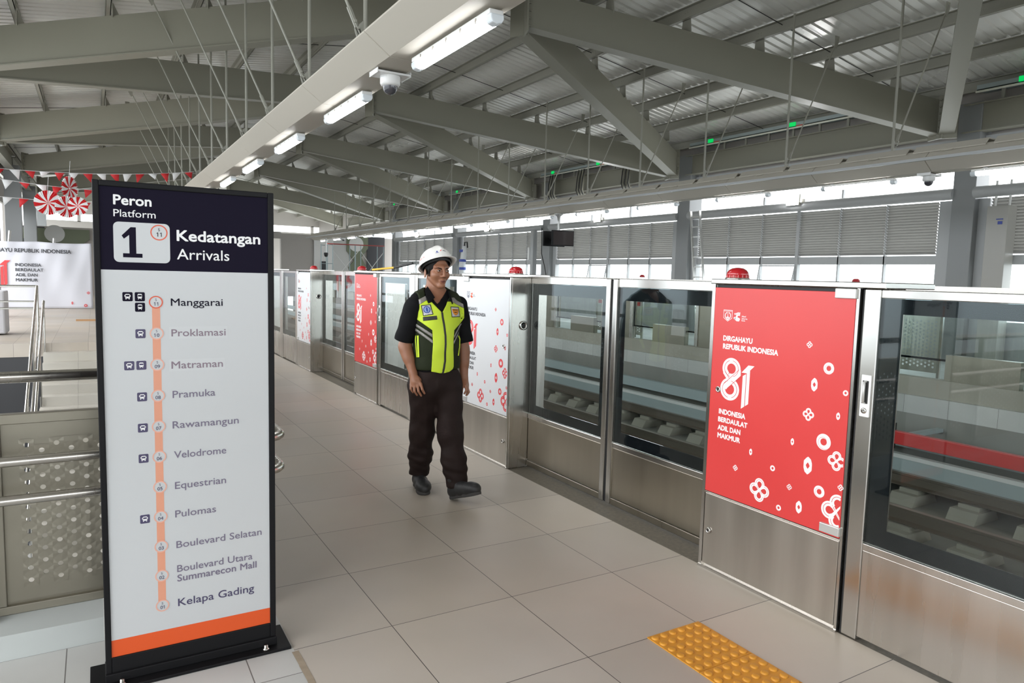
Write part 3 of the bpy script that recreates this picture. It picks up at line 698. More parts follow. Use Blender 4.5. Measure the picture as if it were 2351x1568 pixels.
def words(done, F, off=.042):
    for t, u, v, wd, h in (('DIRGAHAYU', .093, 1.214, .185, .027), ('REPUBLIK INDONESIA', .094, 1.173, .337, .027), ('INDONESIA', .090, .838, .171, .027), ('BERDAULAT', .088, .797, .189, .026), ('ADIL DAN', .088, .754, .148, .027), ('MAKMUR', .089, .713, .148, .027)):
        mb = MB(); text(mb, t, u, v, h, F, wd, off); done(mb)
def crest(mb, F):
    o = [(.086, 1.371), (.144, 1.371), (.143, 1.33), (.115, 1.313), (.087, 1.33)]; c = (.115, 1.345)
    sh = lambda f: [(c[0]+(x-c[0])*f, c[1]+(z-c[1])*f) for x, z in o]
    a, b = o, sh(.92)
    for k in range(5): mb.flat([a[k], a[(k+1) % 5], b[(k+1) % 5], b[k]], F)
    n = 20
    for k in range(n):
        t0, t1 = 2*math.pi*k/n, 2*math.pi*(k+1)/n
        if k in (4, 5): continue
        mb.flat([(c[0]+r*math.cos(t), c[1]-.003+r*math.sin(t)) for r, t in ((.015, t0), (.0195, t0), (.0195, t1), (.015, t1))], F)
    mb.flat([(.113, 1.332), (.117, 1.332), (.116, 1.361), (.114, 1.361)], F); mb.flat([(.104, 1.330), (.126, 1.330), (.120, 1.338), (.110, 1.338)], F)
    mb.flat([(.09, 1.364), (.14, 1.364), (.14, 1.366), (.09, 1.366)], F); mb.flat([(.106, 1.319), (.124, 1.319), (.124, 1.322), (.106, 1.322)], F)
def hand(mb, F):
    mb.flat([(.158, 1.328), (.172, 1.318), (.188, 1.318), (.194, 1.330), (.186, 1.336), (.178, 1.336), (.178, 1.345), (.192, 1.346), (.192, 1.350), (.170, 1.349), (.165, 1.338)], F)
    for x, z in ((.155, 1.360), (.165, 1.363), (.175, 1.366), (.185, 1.366)): mb.flat([(x, z-.005), (x+.008, z-.003), (x+.009+(.17-x)*.12, 1.350), (x+.003+(.17-x)*.12, 1.349)], F)
    mb.flat([(.152, 1.333), (.158, 1.339), (.166, 1.332), (.160, 1.324)], F)
def cabinet(y1, y0, kind, label):
    """y1: far edge (viewer's left), y0: near edge"""
    L = y1-y0
    r = thing('screen_door_cabinet', label, 'platform screen cabinet', (2.93, (y0+y1)/2, 0))
    m = MB(); m.box(2.757, 3.08, y0+.002, y1-.002, 0.0, 1.5); m.build('body', 'steel', r, bevel=.004)
    m = MB(); m.box(2.735, 3.10, y0-(.11 if kind == 'red' else 0), y1+.004, 1.5, 1.526); m.build('top_cap', 'steel_h', r, bevel=.004)
    for yy, ww in ((y1-.022, .021), (y0+.001, .013)): MB().box(2.744, 2.757, yy, yy+ww, .005, 1.499).build('edge_stile', 'steel_h', r)
    MB().box(2.7555, 2.7575, y0+.025, y1-.025, .41, 1.497).build('gap_shadow', 'dark', r)
    MB().box(2.744, 2.757, y0+.017, y1-.026, .025, .405).build('lower_panel', 'steel_panel', r, bevel=.002)
    MB().box(2.738, 2.757, y0, y1, 0.0, .012).build('floor_trim', 'steel_h', r)
    pm_ = 'redvinyl' if kind == 'red' else 'whitevinyl'
    p = MB(); p.box(2.742, 2.756, y0+.016, y1-.024, .418, 1.482)
    po = p.build('poster_panel', pm_, r, bevel=.002, label='red anniversary poster panel' if kind == 'red' else 'white anniversary poster panel')
    F = lambda u, v: (2.7416, y1-u, v); F2 = lambda u, v: (2.7411, y1-u, v); smax = L-.02
    a, b, c = MB(), MB(), MB()
    for t, u, v, R in LIN:
        {'clover': clover, 'ring': ring, 'eye': eye}[t](a, u, v, R, F)
    clover(a, .765, .752, .043, F, smax); clover(a, .785, .530, .078, F, smax)
    ribbon8(a, b, F, F2); one(a, F)
    words(lambda q: q.build('lettering', 'whiteprint' if kind == 'red' else 'darkprint', po), F)
    if kind == 'red': crest(c, F); hand(c, F); text(c, 'Abad', .203, 1.340, .008, F, .026, .015); text(c, 'Jakarta', .203, 1.329, .008, F, .036, .015); c.flat([(.203, 1.321), (.226, 1.321), (.226, 1.324), (.203, 1.324)], F)
    a.build('ornament_print', 'whiteprint' if kind == 'red' else 'redprint', po); b.build('ribbon_fold_lines', pm_, po)
    if c.v: c.build('city_logos', 'whiteprint', po)
    if kind == 'white':
        d = MB(); crest(d, F); d.build('city_crest', 'fadednavy', po)
        d = MB(); hand(d, F); d.build('hand_logo', 'orange', po)
        d = MB(); text(d, 'Abad', .203, 1.340, .008, F, .026); text(d, 'Jakarta', .203, 1.329, .008, F, .036); d.build('small_lettering', 'darkprint', po)
    hy = (y0+.012, y0+.108) if kind == 'red' else (y1-.13, y1-.035)
    for z0, z1 in ((1.455, 1.497), (.427, .467)): MB().box(2.730, 2.745, hy[0], hy[1], z0, z1).build('hinge', 'alum', r, bevel=.003)
    for (u, z) in ((.08, .962), (.063, .211)):
        yy = y1-u if kind == 'red' else y0+u
        m = MB(); m.lathe([(.016, 0), (.016, -.006), (.010, -.008), (.009, -.004), (.0001, -.004)], (2.742, yy, z), 18, 'x'); lk = m.build('lock', 'steel_h', r)
        m = MB(); m.lathe([(.007, -.0085), (.0001, -.0087)], (2.742, yy, z), 10, 'x'); m.build('keyhole', 'dark', lk)
    if kind == 'white':
        m = MB(); m.lathe([(.036, 0), (.036, -.008), (.024, -.010), (.022, -.006), (.0001, -.006)], (2.865, y0, 1.13), 24, 'y'); m.build('round_button', 'steel_h', r)
        m = MB(); m.lathe([(.016, -.009), (.0001, -.010)], (2.865, y0, 1.13), 14, 'y'); m.build('button_core', 'dark', r)
    return r
def border(mb, y0, y1, z0, z1, a0, a1, c0, c1, x0, x1):
    mb.box(x0, x1, y0, a0, z0, z1); mb.box(x0, x1, a1, y1, z0, z1); mb.box(x0, x1, a0, a1, z0, c0); mb.box(x0, x1, a0, a1, c1, z1)
def leaf(y0, y1, meet, label):
    r = thing('sliding_door_leaf', label, 'platform screen door', (2.95, (y0+y1)/2, 0), 'sliding door leaves')
    x0, x1 = 2.93, 2.965
    m = MB(); m.box(x0, x1, y0, y1, 1.457, 1.512); m.build('top_rail', 'steel_h', r, bevel=.003)
    s0, s1 = (y0, y0+.045) if meet == 'near' else (y1-.045, y1)
    MB().box(x0-.012, x1, s0, s1, .012, 1.512).build('meeting_stile', 'steel_h', r, bevel=.006)
    MB().box(x0+.002, x1, s0-.014 if meet == 'near' else s1, s0 if meet == 'near' else s1+.014, .012, 1.5).build('rubber_seal', 'dark', r)
    g0, g1 = (s1, y1) if meet == 'near' else (y0, s0)
    MB().box(x0+.004, x0+.012, g0, g1, .43, 1.457).build('glass_pane', 'glass', r)
    b = MB(); border(b, g0, g1, .432, 1.456, g0+.06, g1-.085, .508, 1.372, x0+.0125, x0+.016); 
    if meet != 'near': b = MB(); border(b, g0, g1, .432, 1.456, g0+.085, g1-.06, .508, 1.372, x0+.0125, x0+.016)
    b.build('black_glass_border', 'blackglass', r)
    MB().box(x0-.002, x1, g0, g1, .395, .43).build('middle_rail', 'steel_h', r, bevel=.003)
    MB().box(x0+.003, x1, g0, g1, .06, .395).build('kick_panel', 'steel_door_shaded', r, bevel=.003)
    MB().box(x0-.004, x1, g0, g1, .012, .055).build('bottom_rail', 'steel_door_shaded', r, bevel=.003)
    return r
def fixed(y0, y1, handle, label, wide=.08):
    """emergency leaf: handle post at far end y1, glass, closing post at near end"""
    r = thing('fixed_screen_panel', label, 'platform screen panel', (2.80, (y0+y1)/2, 0), 'fixed screen panels')
    MB().box(2.755, 2.84, y1-.078, y1-.008, .005, 1.498).build('post', 'steel_h', r, bevel=.004)
    MB().box(2.76, 2.85, y1-.008, y1, 0.005, 1.495).build('seal', 'dark', r)
    MB().box(2.755, 2.84, y0, y0+wide, .005, 1.498).build('post', 'steel_h', r, bevel=.004)
    g0, g1 = y0+wide, y1-.078
    MB().box(2.76, 2.83, g0, g1, 1.462, 1.497).build('top_rail', 'steel_h', r, bevel=.003)
    MB().box(2.763, 2.773, g0, g1, .432, 1.462).build('glass_pane', 'glass', r)
    b = MB(); border(b, g0, g1, .432, 1.461, g0+.085, g1-.085, .508, 1.40, 2.7735, 2.777); b.build('black_glass_border', 'blackglass', r)
    MB().box(2.758, 2.80, g0, g1, .40, .43).build('middle_rail', 'steel', r, bevel=.002)
    MB().box(2.761, 2.80, g0, g1, .02, .40).build('kick_panel', 'steel', r, bevel=.002)
    if handle:
        yc = y1-.045
        h = MB(); h.box(2.749, 2.756, yc-.022, yc+.022, .965, 1.142); ho = h.build('handle_plate', 'white', r, bevel=.004)
        m = MB(); m.tube([(2.749, yc, 1.025), (2.737, yc, 1.028), (2.737, yc, 1.112), (2.749, yc, 1.115)], .0055, 8); m.build('pull_handle', 'alum', ho)
        m = MB(); m.box(2.7475, 2.749, yc-.013, yc+.013, 1.022, 1.118); m.build('recess', 'cable', ho)
        m = MB(); m.lathe([(.012, 0), (.012, -.004), (.006, -.005), (.0001, -.004)], (2.749, yc, .992), 14, 'x'); m.build('lock', 'steel_h', ho)
    return r
PER = 5.82
c1 = cabinet(2.60, 1.782, 'red', 'red poster cabinet with white 81 numerals closest to the yellow tactile tiles')
c2 = cabinet(5.465, 4.645, 'white', 'white poster cabinet half hidden behind the walking guard')
l1 = leaf(3.655, 4.643, 'near', 'far leaf of the sliding glass doors between the guard and the near red cabinet')
l2 = leaf(2.605, 3.627, 'far', 'near leaf of the sliding glass doors, beside the near red cabinet, reflecting the guard')
f1 = fixed(.76, 1.777, True, 'fixed glass screen panel with white handle plate at the right edge of the photo')
f2 = fixed(5.47, 6.56, False, 'fixed glass screen panel directly behind the guard', .14)
f3 = fixed(6.56, 7.60, True, 'fixed glass screen panel between the guard and the second red cabinet', .14)
far = [(c1, 'red poster cabinet beyond the guard to the left'), (c2, 'narrow looking white poster cabinet far left beside the sign'), (l1, 'far leaf of the sliding doors between the far white and second red cabinets'), (l2, 'near leaf of the sliding doors beside the second red cabinet')]
for o, lab in far: dup(o, (0, PER, 0), lab)
dup(f2, (0, PER, 0), 'fixed glass screen panel next to the far white cabinet by the sign'); dup(f3, (0, PER, 0), 'fixed glass screen panel at the right edge of the black sign')
for k in (2, 3):
    for o, lab in far + [(f2, 'plain fixed glass panel'), (f3, 'handled fixed glass panel')]:
        dup(o, (0, PER*k, 0), {'r': 'red poster cabinet', 'n': 'white poster cabinet', 'f': 'sliding door leaf'}.get(lab[0], lab) .replace('sliding door leaf', 'far sliding leaf' if lab.startswith('far') else 'sliding leaf') .replace('white poster cabinet', 'near sliding leaf' if lab.startswith('near') else 'white poster cabinet') .replace('fixed glass panel with ', 'fixed panel, ') + (' of the screen run behind the sign, nearer set' if k == 2 else ' of the screen run behind the sign, farther set'))
dup(f2, (0, -PER, 0), 'fixed glass screen panel just beyond the right edge of the photo'); dup(c2, (0, -PER, 0), 'white poster cabinet just beyond the right edge of the photo')
def beacon(x, y, label):
    r = thing('red_beacon', label, 'beacon', (x, y, 1.526), 'beacons on the screen cabinets')
    m = MB(); m.lathe([(.062, 0), (.062, .006), (.054, .008)], (x, y, 1.526), 24); m.build('base', 'steel_h', r)
    m = MB(); m.lathe([(.053, .006), (.055, .022), (.056, .024), (.053, .034), (.043, .047), (.028, .056), (.0001, .060)], (x, y, 1.526), 28); lo = m.build('lens', 'beacon', r)
    m = MB()
    for k in range(16):
        t = 2*math.pi*k/16; c, s = math.cos(t), math.sin(t); m.beam((x+.0545*c, y+.0545*s, 1.533), (x+.0555*c, y+.0555*s, 1.547), .004, .004, (c, s, 0))
    m.build('lens_ribs', mat('pale_lens_rib', (0.6, 0.2, 0.2), .3), lo)
    return r
b0 = beacon(2.83, 2.515, 'red dome beacon on top of the near red poster cabinet')
for y, lab in ((4.72, 'red dome beacon on the white cabinet right of the guard'), (8.40, 'red dome beacon on the second red cabinet left of the guard'), (10.60, 'red dome beacon on the far white cabinet by the sign')): dup(b0, (0, y-2.515, 0), lab)
dup(b0, (7.2, 6.6-2.515, .02), 'red beacon across the tracks, mostly hidden behind the right glass panel'); dup(b0, (7.2, 11.5-2.515, .02), 'red beacon across the tracks, peeping over the sliding doors')
r = thing('pole_handle', 'yellow and black pole lying on top of the screens left of the guard', 'pole', (2.9, 7.6, 1.53))
MB().tube([(2.86, 8.1, 1.54), (2.95, 7.62, 1.57)], .012, 8).build('yellow_section', 'yellow', r); MB().tube([(2.95, 7.62, 1.57), (3.02, 7.25, 1.62)], .014, 8).build('black_grip', 'cable', r)
# ---- opposite screens seen through the glass
struct('trim_3', MB().box(9.82, 10.0, -9, YEND, -.05, .25), 'concrete')
r0 = thing('opposite_screen_panel', 'steel and glass screen panel on the opposite platform edge beyond the tracks', 'platform screen panel', (9.95, 1.0, .25), 'screen panels on the opposite platform edge')
L = 2.9; y = 1.0
m = MB(); m.box(9.9, 9.98, y, y+.08, .25, 1.5); m.box(9.9, 9.98, y+1.9, y+2.0, .25, 1.5); m.box(9.9, 9.98, y, y+L, 1.45, 1.52); m.build('frame', 'steel', r0)
MB().box(9.93, 9.94, y+.08, y+1.9, .25, 1.45).build('glass_pane', 'glass', r0)
m = MB(); border(m, y+.08, y+1.9, .5, 1.45, y+.105, y+1.875, .53, 1.42, 9.945, 9.95); m.build('black_glass_border', 'blackglass', r0)
MB().box(9.92, 10.1, y+2.0, y+L, .25, 1.45).build('cabinet_back', 'steel_perf', r0)
MB().box(9.85, 9.97, y+.3, y+1.2, .25, .6).build('drive_box', 'steel_perf', r0)
for k in range(-2, 13):
    dup(r0, (0, L*k, 0)) if k else None
# ---- perforated plates (holes are real)
def perforated(mb, L, H, px=.1, pz=.05, r=.0098, o=(0, 0, 0), ax='x', n=12, margin=.045):
    """staggered columns spaced px/2, rows pz"""
    cw = px/2; nx = int((L-2*margin)/cw); nz = int((H-2*margin)/pz); mx_, mz_ = (L-nx*cw)/2, (H-nz*pz)/2
    def T(u, v): return (o[0]+u, o[1], o[2]+v) if ax == 'x' else (o[0], o[1]+u, o[2]+v)
    vs, fs = [], []
    def quad(u0, u1, v0, v1):
        if u1-u0 < 1e-5 or v1-v0 < 1e-5: return
        b = len(vs); vs.extend([T(u0, v0), T(u1, v0), T(u1, v1), T(u0, v1)]); fs.append((b, b+1, b+2, b+3))
    quad(0, L, 0, mz_); quad(0, L, H-mz_, H); quad(0, mx_, mz_, H-mz_); quad(L-mx_, L, mz_, H-mz_)
    for i in range(nx):
        u0 = mx_+i*cw; sh = pz/2 if i % 2 else 0; k = nz-1 if i % 2 else nz
        if i % 2: quad(u0, u0+cw, mz_, mz_+sh); quad(u0, u0+cw, H-mz_-sh, H-mz_)
        for j in range(k):
            v0 = mz_+sh+j*pz; cu, cv = u0+cw/2, v0+pz/2; b = len(vs)
            # square outline sampled so every rim point meets a border point
            for q in range(n):
                t = 2*math.pi*(q+.5)/n; c, s = math.cos(t), math.sin(t); k_ = min(cw/2/max(abs(c), 1e-6), pz/2/max(abs(s), 1e-6))
                vs.append(T(cu+k_*c, cv+k_*s))
            for q in range(n):
                t = 2*math.pi*(q+.5)/n; vs.append(T(cu+r*math.cos(t), cv+r*math.sin(t)))
            for q in range(n): fs.append((b+q, b+(q+1) % n, b+n+(q+1) % n, b+n+q))
            # the four corners
            for sx_, sz_ in ((1, 1), (-1, 1), (-1, -1), (1, -1)):
                best = sorted(range(n), key=lambda q: abs(math.atan2(sz_*pz, sx_*cw) - math.atan2(math.sin(2*math.pi*(q+.5)/n), math.cos(2*math.pi*(q+.5)/n))))
                ang = math.atan2(sz_*pz, sx_*cw) % (2*math.pi); q0 = int((ang/(2*math.pi)*n-.5) // 1) % n
                c_ = len(vs); vs.append(T(cu+sx_*cw/2, cv+sz_*pz/2)); fs.append((b+q0, c_, b+(q0+1) % n))
    mb.add(vs, fs)
def barrier_panel(L, ax, o, label):
    r = thing('perforated_barrier', label, 'barrier', o, 'perforated barrier panels')
    x, y, z = o
    def bx(m, u0, u1, v0, v1, d0=-.02, d1=.02):
        if ax == 'x': m.box(x+u0, x+u1, y+d0, y+d1, z+v0, z+v1)
        else: m.box(x+d0, x+d1, y+u0, y+u1, z+v0, z+v1)
    m = MB(); bx(m, 0, L, 0, .035); bx(m, 0, L, .762, .802); bx(m, 0, .03, .035, .762); bx(m, L-.03, L, .035, .762); m.build('frame', 'steel_perf', r, bevel=.003)
    m = MB(); perforated(m, L-.06, .727, o=(x+.03, y, z+.035) if ax == 'x' else (x, y+.03, z+.035), ax=ax)
    p = m.build('perforated_sheet', 'steel_perf', r); sd = p.modifiers.new('thick', 'SOLIDIFY'); sd.thickness = .003; sd.use_rim = False
    return r
B0 = .128
pa = barrier_panel(.97, 'x', (-.357, 3.30, B0), 'perforated steel barrier panel standing left of the black sign')
pb = barrier_panel(.97, 'x', (-1.329, 3.30, B0), 'perforated steel barrier panel at the left edge of the photo')
dup(pb, (-.972, 0, 0), 'perforated steel barrier panel just outside the left edge'); 
pc = barrier_panel(1.55, 'y', (.60, 3.32, B0), 'perforated barrier panel along the stairwell, nearest one behind the sign')
for k in range(1, 8): dup(pc, (0, 1.56*k, 0), 'perforated barrier panel along the stairwell behind the sign, %s' % ORD[k])
r = thing('barrier_handrail', 'steel pipe handrails in front of the perforated barrier, bending round by the sign', 'handrail', (-.4, 3.12, B0))
def rail(z, rad, x1):
    pts = [(-2.6, 3.115, z), (x1-.08, 3.115, z)] + [(x1-.08+.08*math.sin(t), 3.115+.08*(1-math.cos(t)), z) for t in (.4, .8, 1.2, 1.57)] + [(x1, 3.6, z), (x1, 15.5, z)]
    MB().tube(pts, rad, 16).build('pipe', 'steel', r)
rail(.783, .019, .70); rail(.637, .019, .70)
MB().tube([(-2.6, 3.2, 1.085), (.55, 3.2, 1.085), (.6, 3.25, 1.085), (.6, 15.6, 1.085)], .022, 16).build('top_pipe', 'steel', r)
m = MB()
for x in (-2.3, -1.34, -.38, .59): m.box(x-.012, x+.012, 3.235, 3.275, B0, 1.08); m.beam((x, 3.25, .783), (x, 3.12, .783), .02, .02); m.beam((x, 3.25, .637), (x, 3.12, .637), .02, .02)
m.build('posts', 'steel', r)
# stair handrails
r = thing('stair_handrail', 'double steel handrail running down beside the pale stair steps', 'handrail', (-.9, 15.9, 0))
def slope(y): return -.16/.30*(15.9-y)
for x, z, yy in ((-.93, 1.08, 15.9), (-.835, .80, 15.9)):
    MB().tube([(x, yy, z), (x, 9.2, z+slope(9.2))], .024, 10).build('rail', 'steel_h', r)
m = MB()
for y in (15.9, 14.4, 12.9, 11.4, 9.9): m.tube([(-.93, y, slope(y)-.2), (-.93, y, 1.08+slope(y))], .02, 8); m.tube([(-.835, y, slope(y)-.2), (-.835, y, .80+slope(y))], .014, 8); m.tube([(-.93, y, .5+slope(y)), (-.835, y, .5+slope(y))], .01, 6)
m.build('balusters', 'steel_h', r)
MB().tube([(-.93, 15.9, .35), (-.93, 9.2, .35+slope(9.2))], .014, 8).build('lower_rail', 'steel_h', r)
r = thing('landing_guardrail', 'horizontal steel guard rails at the head of the stairwell, left of the stairs', 'guard rail', (-2, 15.95, 0))
for z, ra in ((1.08, .022), (.795, .016), (.667, .016)): MB().tube([(-3.5, 15.92, z), (-.93, 15.92, z)], ra, 10).build('rail', 'steel_h', r)
m = MB()
for x in (-3.4, -2.2): m.tube([(x, 15.92, 0), (x, 15.92, 1.08)], .018, 8)
m.build('posts', 'steel_h', r)
r = thing('draped_table', 'tall narrow table under a grey white cloth at the left edge', 'table', (-1.85, 18.2, 0))
m = MB(); m.prism([(-2.5, 17.9), (-1.62, 17.9), (-1.6, 18.0), (-1.6, 18.5), (-1.64, 18.6), (-2.5, 18.6)], lambda u, v, w_: (u, v, w_), .03, .92); m.build('cloth', 'cloth', r, bevel=.03)
MB().box(-2.3, -1.75, 18.0, 18.5, 0, .9).build('frame', 'cable', r)
tag(MB().box(-.45, .3, 22.0, 22.18, 0, .04).build('timber_plank', 'wood'), 'pale timber plank lying on the floor before the banner', 'plank')
# ================================================================ TRACKS
for k, x in enumerate((3.78, 5.22, 7.55, 8.99)):
    m = MB(); m.prism([(-.07, 0), (.07, 0), (.07, .012), (.012, .03), (.01, .12), (.035, .13), (.035, .16), (-.035, .16), (-.035, .13), (-.01, .12), (-.012, .03), (-.07, .012)], lambda u, v, w_: (x+u, w_, -1.06+v), -9, YEND+20)
    tag(m.build('running_rail', 'rail'), 'steel running rail on the track bed, %s to the platform' % ORD[k], 'rail', 'running rails')
pl = None
for xi, x in enumerate((3.78, 5.22, 7.55, 8.99)):
    for k in range(40):
        y = .6+.72*k
        if pl is None:
            m = MB(); m.prism([(-.28, 0), (.28, 0), (.20, .13), (-.20, .13)], lambda u, v, w_: (u, w_, v), -.16, .16); m.box(-.1, .1, -.12, .12, .13, .18)
            pl = tag(m.build('rail_plinth', 'concrete'), 'low concrete plinth block under a running rail', 'plinth', 'concrete plinths under the rails'); o = pl
        else: o = pl.copy(); COL.objects.link(o)
        o.location = (x, y, -1.25)
for k, (x, z) in enumerate(((9.45, -.62), (9.2, -.9))):
    m = MB(); m.box(x-.15, x+.15, -9, YEND, z, z+.12); m.box(x-.16, x-.15, -9, YEND, z-.02, z+.16)
    tag(m.build('trackside_tray', 'tray'), ('upper' if k == 0 else 'lower')+' bluish cable tray running below the opposite platform edge', 'cable tray', 'trackside cable trays')
m = MB(); m.box(9.1, 9.2, -9, YEND, -.77, -.70); tag(m.build('white_rail_cover', 'railtop'), 'long white cover strip beside the far running rail', 'cover strip')
r = thing('red_edge_beam', 'red beam with a black end below the opposite platform edge', 'beam', (9.0, 1, -.45))
MB().box(8.93, 9.02, -6, 5.22, -.54, -.37).build('red_face', 'redvinyl', r, bevel=.01); MB().box(8.91, 9.03, 5.22, 5.40, -.62, -.28).build('black_end', 'cable', r)
for y in (-4, -1, 2, 5): MB().box(9.02, 9.76, y, y+.08, -.43, -.38).build('bracket_arm', 'tray', r)
for k, y in enumerate((6.0, 9.4, 13.0, 17.5)):
    r = thing('opposite_barrier', 'perforated steel barrier on the opposite platform seen through the glass, %s' % ORD[k], 'barrier', (11.4, y, 0), 'opposite platform barriers')
    m = MB(); perforated(m, 1.8, .9, .12, .06, .018, o=(11.4, y, .15), ax='y', n=8); m.build('perforated_sheet', 'steel_panel', r)
    m = MB(); m.tube([(11.3, y, 1.1), (11.3, y+1.8, 1.1)], .022, 8); m.box(11.38, 11.42, y-.02, y+.02, 0, 1.1); m.box(11.38, 11.42, y+1.78, y+1.82, 0, 1.1); m.build('rail_and_posts', 'steel_h', r)
    if k in (1, 2): MB().box(11.36, 11.39, y+.1, y+1.7, .86, .95).build('red_tape', 'redvinyl', r)
# ================================================================ TACTILE TILES
m = MB(); m.box(0, .298, -.298, 0, 0, .004)
for i in range(6):
    for j in range(6): m.lathe([(.0172, .004), (.0150, .0092), (.0120, .0104), (.0001, .0105)], (.024+.05*i, -.024-.05*j, 0), 14)
t0 = tag(m.build('tactile_tile', 'tactile'), 'yellow blister paving tile, farthest one of the strip on the floor', 'tactile tile', 'yellow tactile strip')
t0.location = (1.977, 2.136, .0005)
for k, lab in ((1, 'yellow blister paving tile, second from the far end of the strip'), (2, 'yellow blister paving tile cut by the bottom edge of the photo'), (3, 'yellow blister paving tile just below the photo')):
    o = t0.copy(); COL.objects.link(o); o.location = (1.977, 2.136-.3*k, .0005); o['label'] = lab
# ================================================================ SIGN
r = thing('platform_sign', 'tall black framed platform sign listing stations, standing in the left foreground', 'sign', (.297, 2.85, 0))
SY = 2.80
m = MB()
for a in ((0, .020, .012, 1.803), (.573, .595, .012, 1.803), (.02, .573, 1.783, 1.803), (.02, .573, .012, .10)): m.box(a[0], a[1], SY, SY+.085, a[2], a[3])
m.build('frame', 'black', r, bevel=.003)
MB().box(.01, .585, SY+.02, SY+.08, .05, 1.79).build('back_panel', 'black', r)
MB().box(-.05, .643, 2.747, 2.947, 0, .012).build('base_plate', 'black', r, bevel=.002)
MB().box(-.002, .597, SY-.012, SY+.1, .012, .045).build('foot_channel', 'black', r, bevel=.003)
for x in (.05, .55):
    b = MB(); b.lathe([(.013, 0), (.013, .003), (.008, .005), (.008, .016), (.005, .018), (.0001, .018)], (x, 2.772, .012), 12); b.build('bolt', 'steel_h', r)
face = MB().box(.018, .575, SY+.006, SY+.02, .095, 1.785).build('face_panel', 'signwhite', r)
SF = lambda u, v: (u, SY+.0057, v); SG = lambda u, v: (u, SY+.0053, v); SH = lambda u, v: (u, SY+.0049, v); SI = lambda u, v: (u, SY+.0045, v)
def fr_(mb, x0, x1, z0, z1, F=SF): mb.flat([(x0, z0), (x1, z0), (x1, z1), (x0, z1)], F)
def rrect(x0, x1, z0, z1, rd, n=5):
    o = []
    for cx, cz, a in ((x1-rd, z1-rd, 0), (x0+rd, z1-rd, 90), (x0+rd, z0+rd, 180), (x1-rd, z0+rd, 270)):
        for k in range(n+1): t = math.radians(a+90*k/n); o.append((cx+rd*math.cos(t), cz+rd*math.sin(t)))
    return o
def disc(mb, u, v, R, F, n=32): mb.flat([(u+R*math.cos(2*math.pi*k/n), v+R*math.sin(2*math.pi*k/n)) for k in range(n)], F)
def annul(mb, u, v, R, r_, F, n=36):
    for k in range(n):
        a, b = 2*math.pi*k/n, 2*math.pi*(k+1)/n
        mb.flat([(u+r_*math.cos(a), v+r_*math.sin(a)), (u+R*math.cos(a), v+R*math.sin(a)), (u+R*math.cos(b), v+R*math.sin(b)), (u+r_*math.cos(b), v+r_*math.sin(b))], F)
m = MB(); fr_(m, .018, .575, 1.499, 1.785); m.build('header_field', 'navy', face)
m = MB(); fr_(m, .018, .575, .10, .163); m.build('orange_band', 'orange', face)
m = MB(); m.flat(rrect(.060, .236, 1.526, 1.665, .017), SG); m.build('number_plate', 'signwhite', face)
for a_ in (('Peron', .062, 1.7225, .0345, SG, .118, .03), ('Platform', .062, 1.6825, .0245, SG, .130, .004), ('Kedatangan', .258, 1.607, .0395, SG, .288, .03), ('Arrivals', .258, 1.5415, .0375, SG, .177, .006)):
    m = MB(); text(m, *a_); m.build('header_lettering', 'whiteprint', face)
m = MB(); fr_(m, .088, .148, 1.543, 1.557, SH); fr_(m, .108, .129, 1.557, 1.621, SH); m.flat([(.108, 1.621), (.129, 1.621), (.129, 1.648), (.113, 1.648)], SH); m.flat([(.085, 1.618), (.092, 1.607), (.108, 1.621), (.113, 1.648)], SH)
m.build('platform_number', 'navy', face)
for a_ in ((.2015, 1.6335, .0275, .0235, SH), (.187, 1.387, .0225, .0185, SI)): m = MB(); annul(m, *a_); m.build('station_ring', 'ringred', face)
NZ = [1.387, 1.275, 1.162, 1.049, .936, .824, .711, .599, .486, .374, .259]
m = MB(); fr_(m, .174, .200, .259, 1.387); m.build('route_line', 'salmon', face)
for z in NZ[1:]: m = MB(); annul(m, .1875, z, .0225, .0185, SI); m.build('station_ring', 'ringpale', face)
for k, z in enumerate(NZ):
    m = MB(); mt = MB(); disc(m, .1873, z, .0195, SG); n = 11-k; m.build('station_disc', 'signwhite', face)
    text(mt, 'S', .1873, z+.0045, .0085, SI, None, .0, 'c'); text(mt, '%02d' % n, .1873, z-.0125, .0125, SI, None, .006, 'c'); mt.build('station_code', 'fadednavy', face)
mt = MB(); text(mt, 'S', .2015, 1.6385, .010, SI, None, .005, 'c'); text(mt, '11', .2015, 1.6195, .0145, SI, None, .005, 'c')
mt.build('station_code', 'navy', face)
for t, z, u0, u1, h, mk, of in (('Manggarai', 1.374, .235, .410, .0265, 'navy', .008), ('Proklamasi', 1.263, .235, .419, .026, 'mauve', .012), ('Matraman', 1.145, .233, .408, .0265, 'mauve', .012), ('Pramuka', 1.037, .235, .380, .0265, 'faded', .010),
        ('Rawamangun', .924, .233, .462, .0265, 'faded', .010), ('Velodrome', .812, .236, .416, .0265, 'faded', .010), ('Equestrian', .696, .237, .414, .0265, 'faded', .010), ('Pulomas', .588, .236, .377, .0265, 'faded', .010),
        ('Boulevard Selatan', .470, .238, .543, .0265, 'faded', .010), ('Boulevard Utara', .377, .239, .508, .0265, 'faded', .010), ('Summarecon Mall', .340, .239, .523, .0265, 'faded', .022), ('Kelapa Gading', .244, .240, .513, .0290, 'fadednavy', .010)):
    m = MB(); text(m, t, u0, z, h, SG, u1-u0, of); m.build('station_name', mk, face)
M['stk'] = mat('sticker_white', (0.545, 0.56, 0.57), 0.3)
for a_ in ((.228, .425, 1.255, 1.298), (.226, .415, 1.136, 1.179)): m = MB(); fr_(m, *a_, SF); m.build('cover_sticker', 'stk', face)
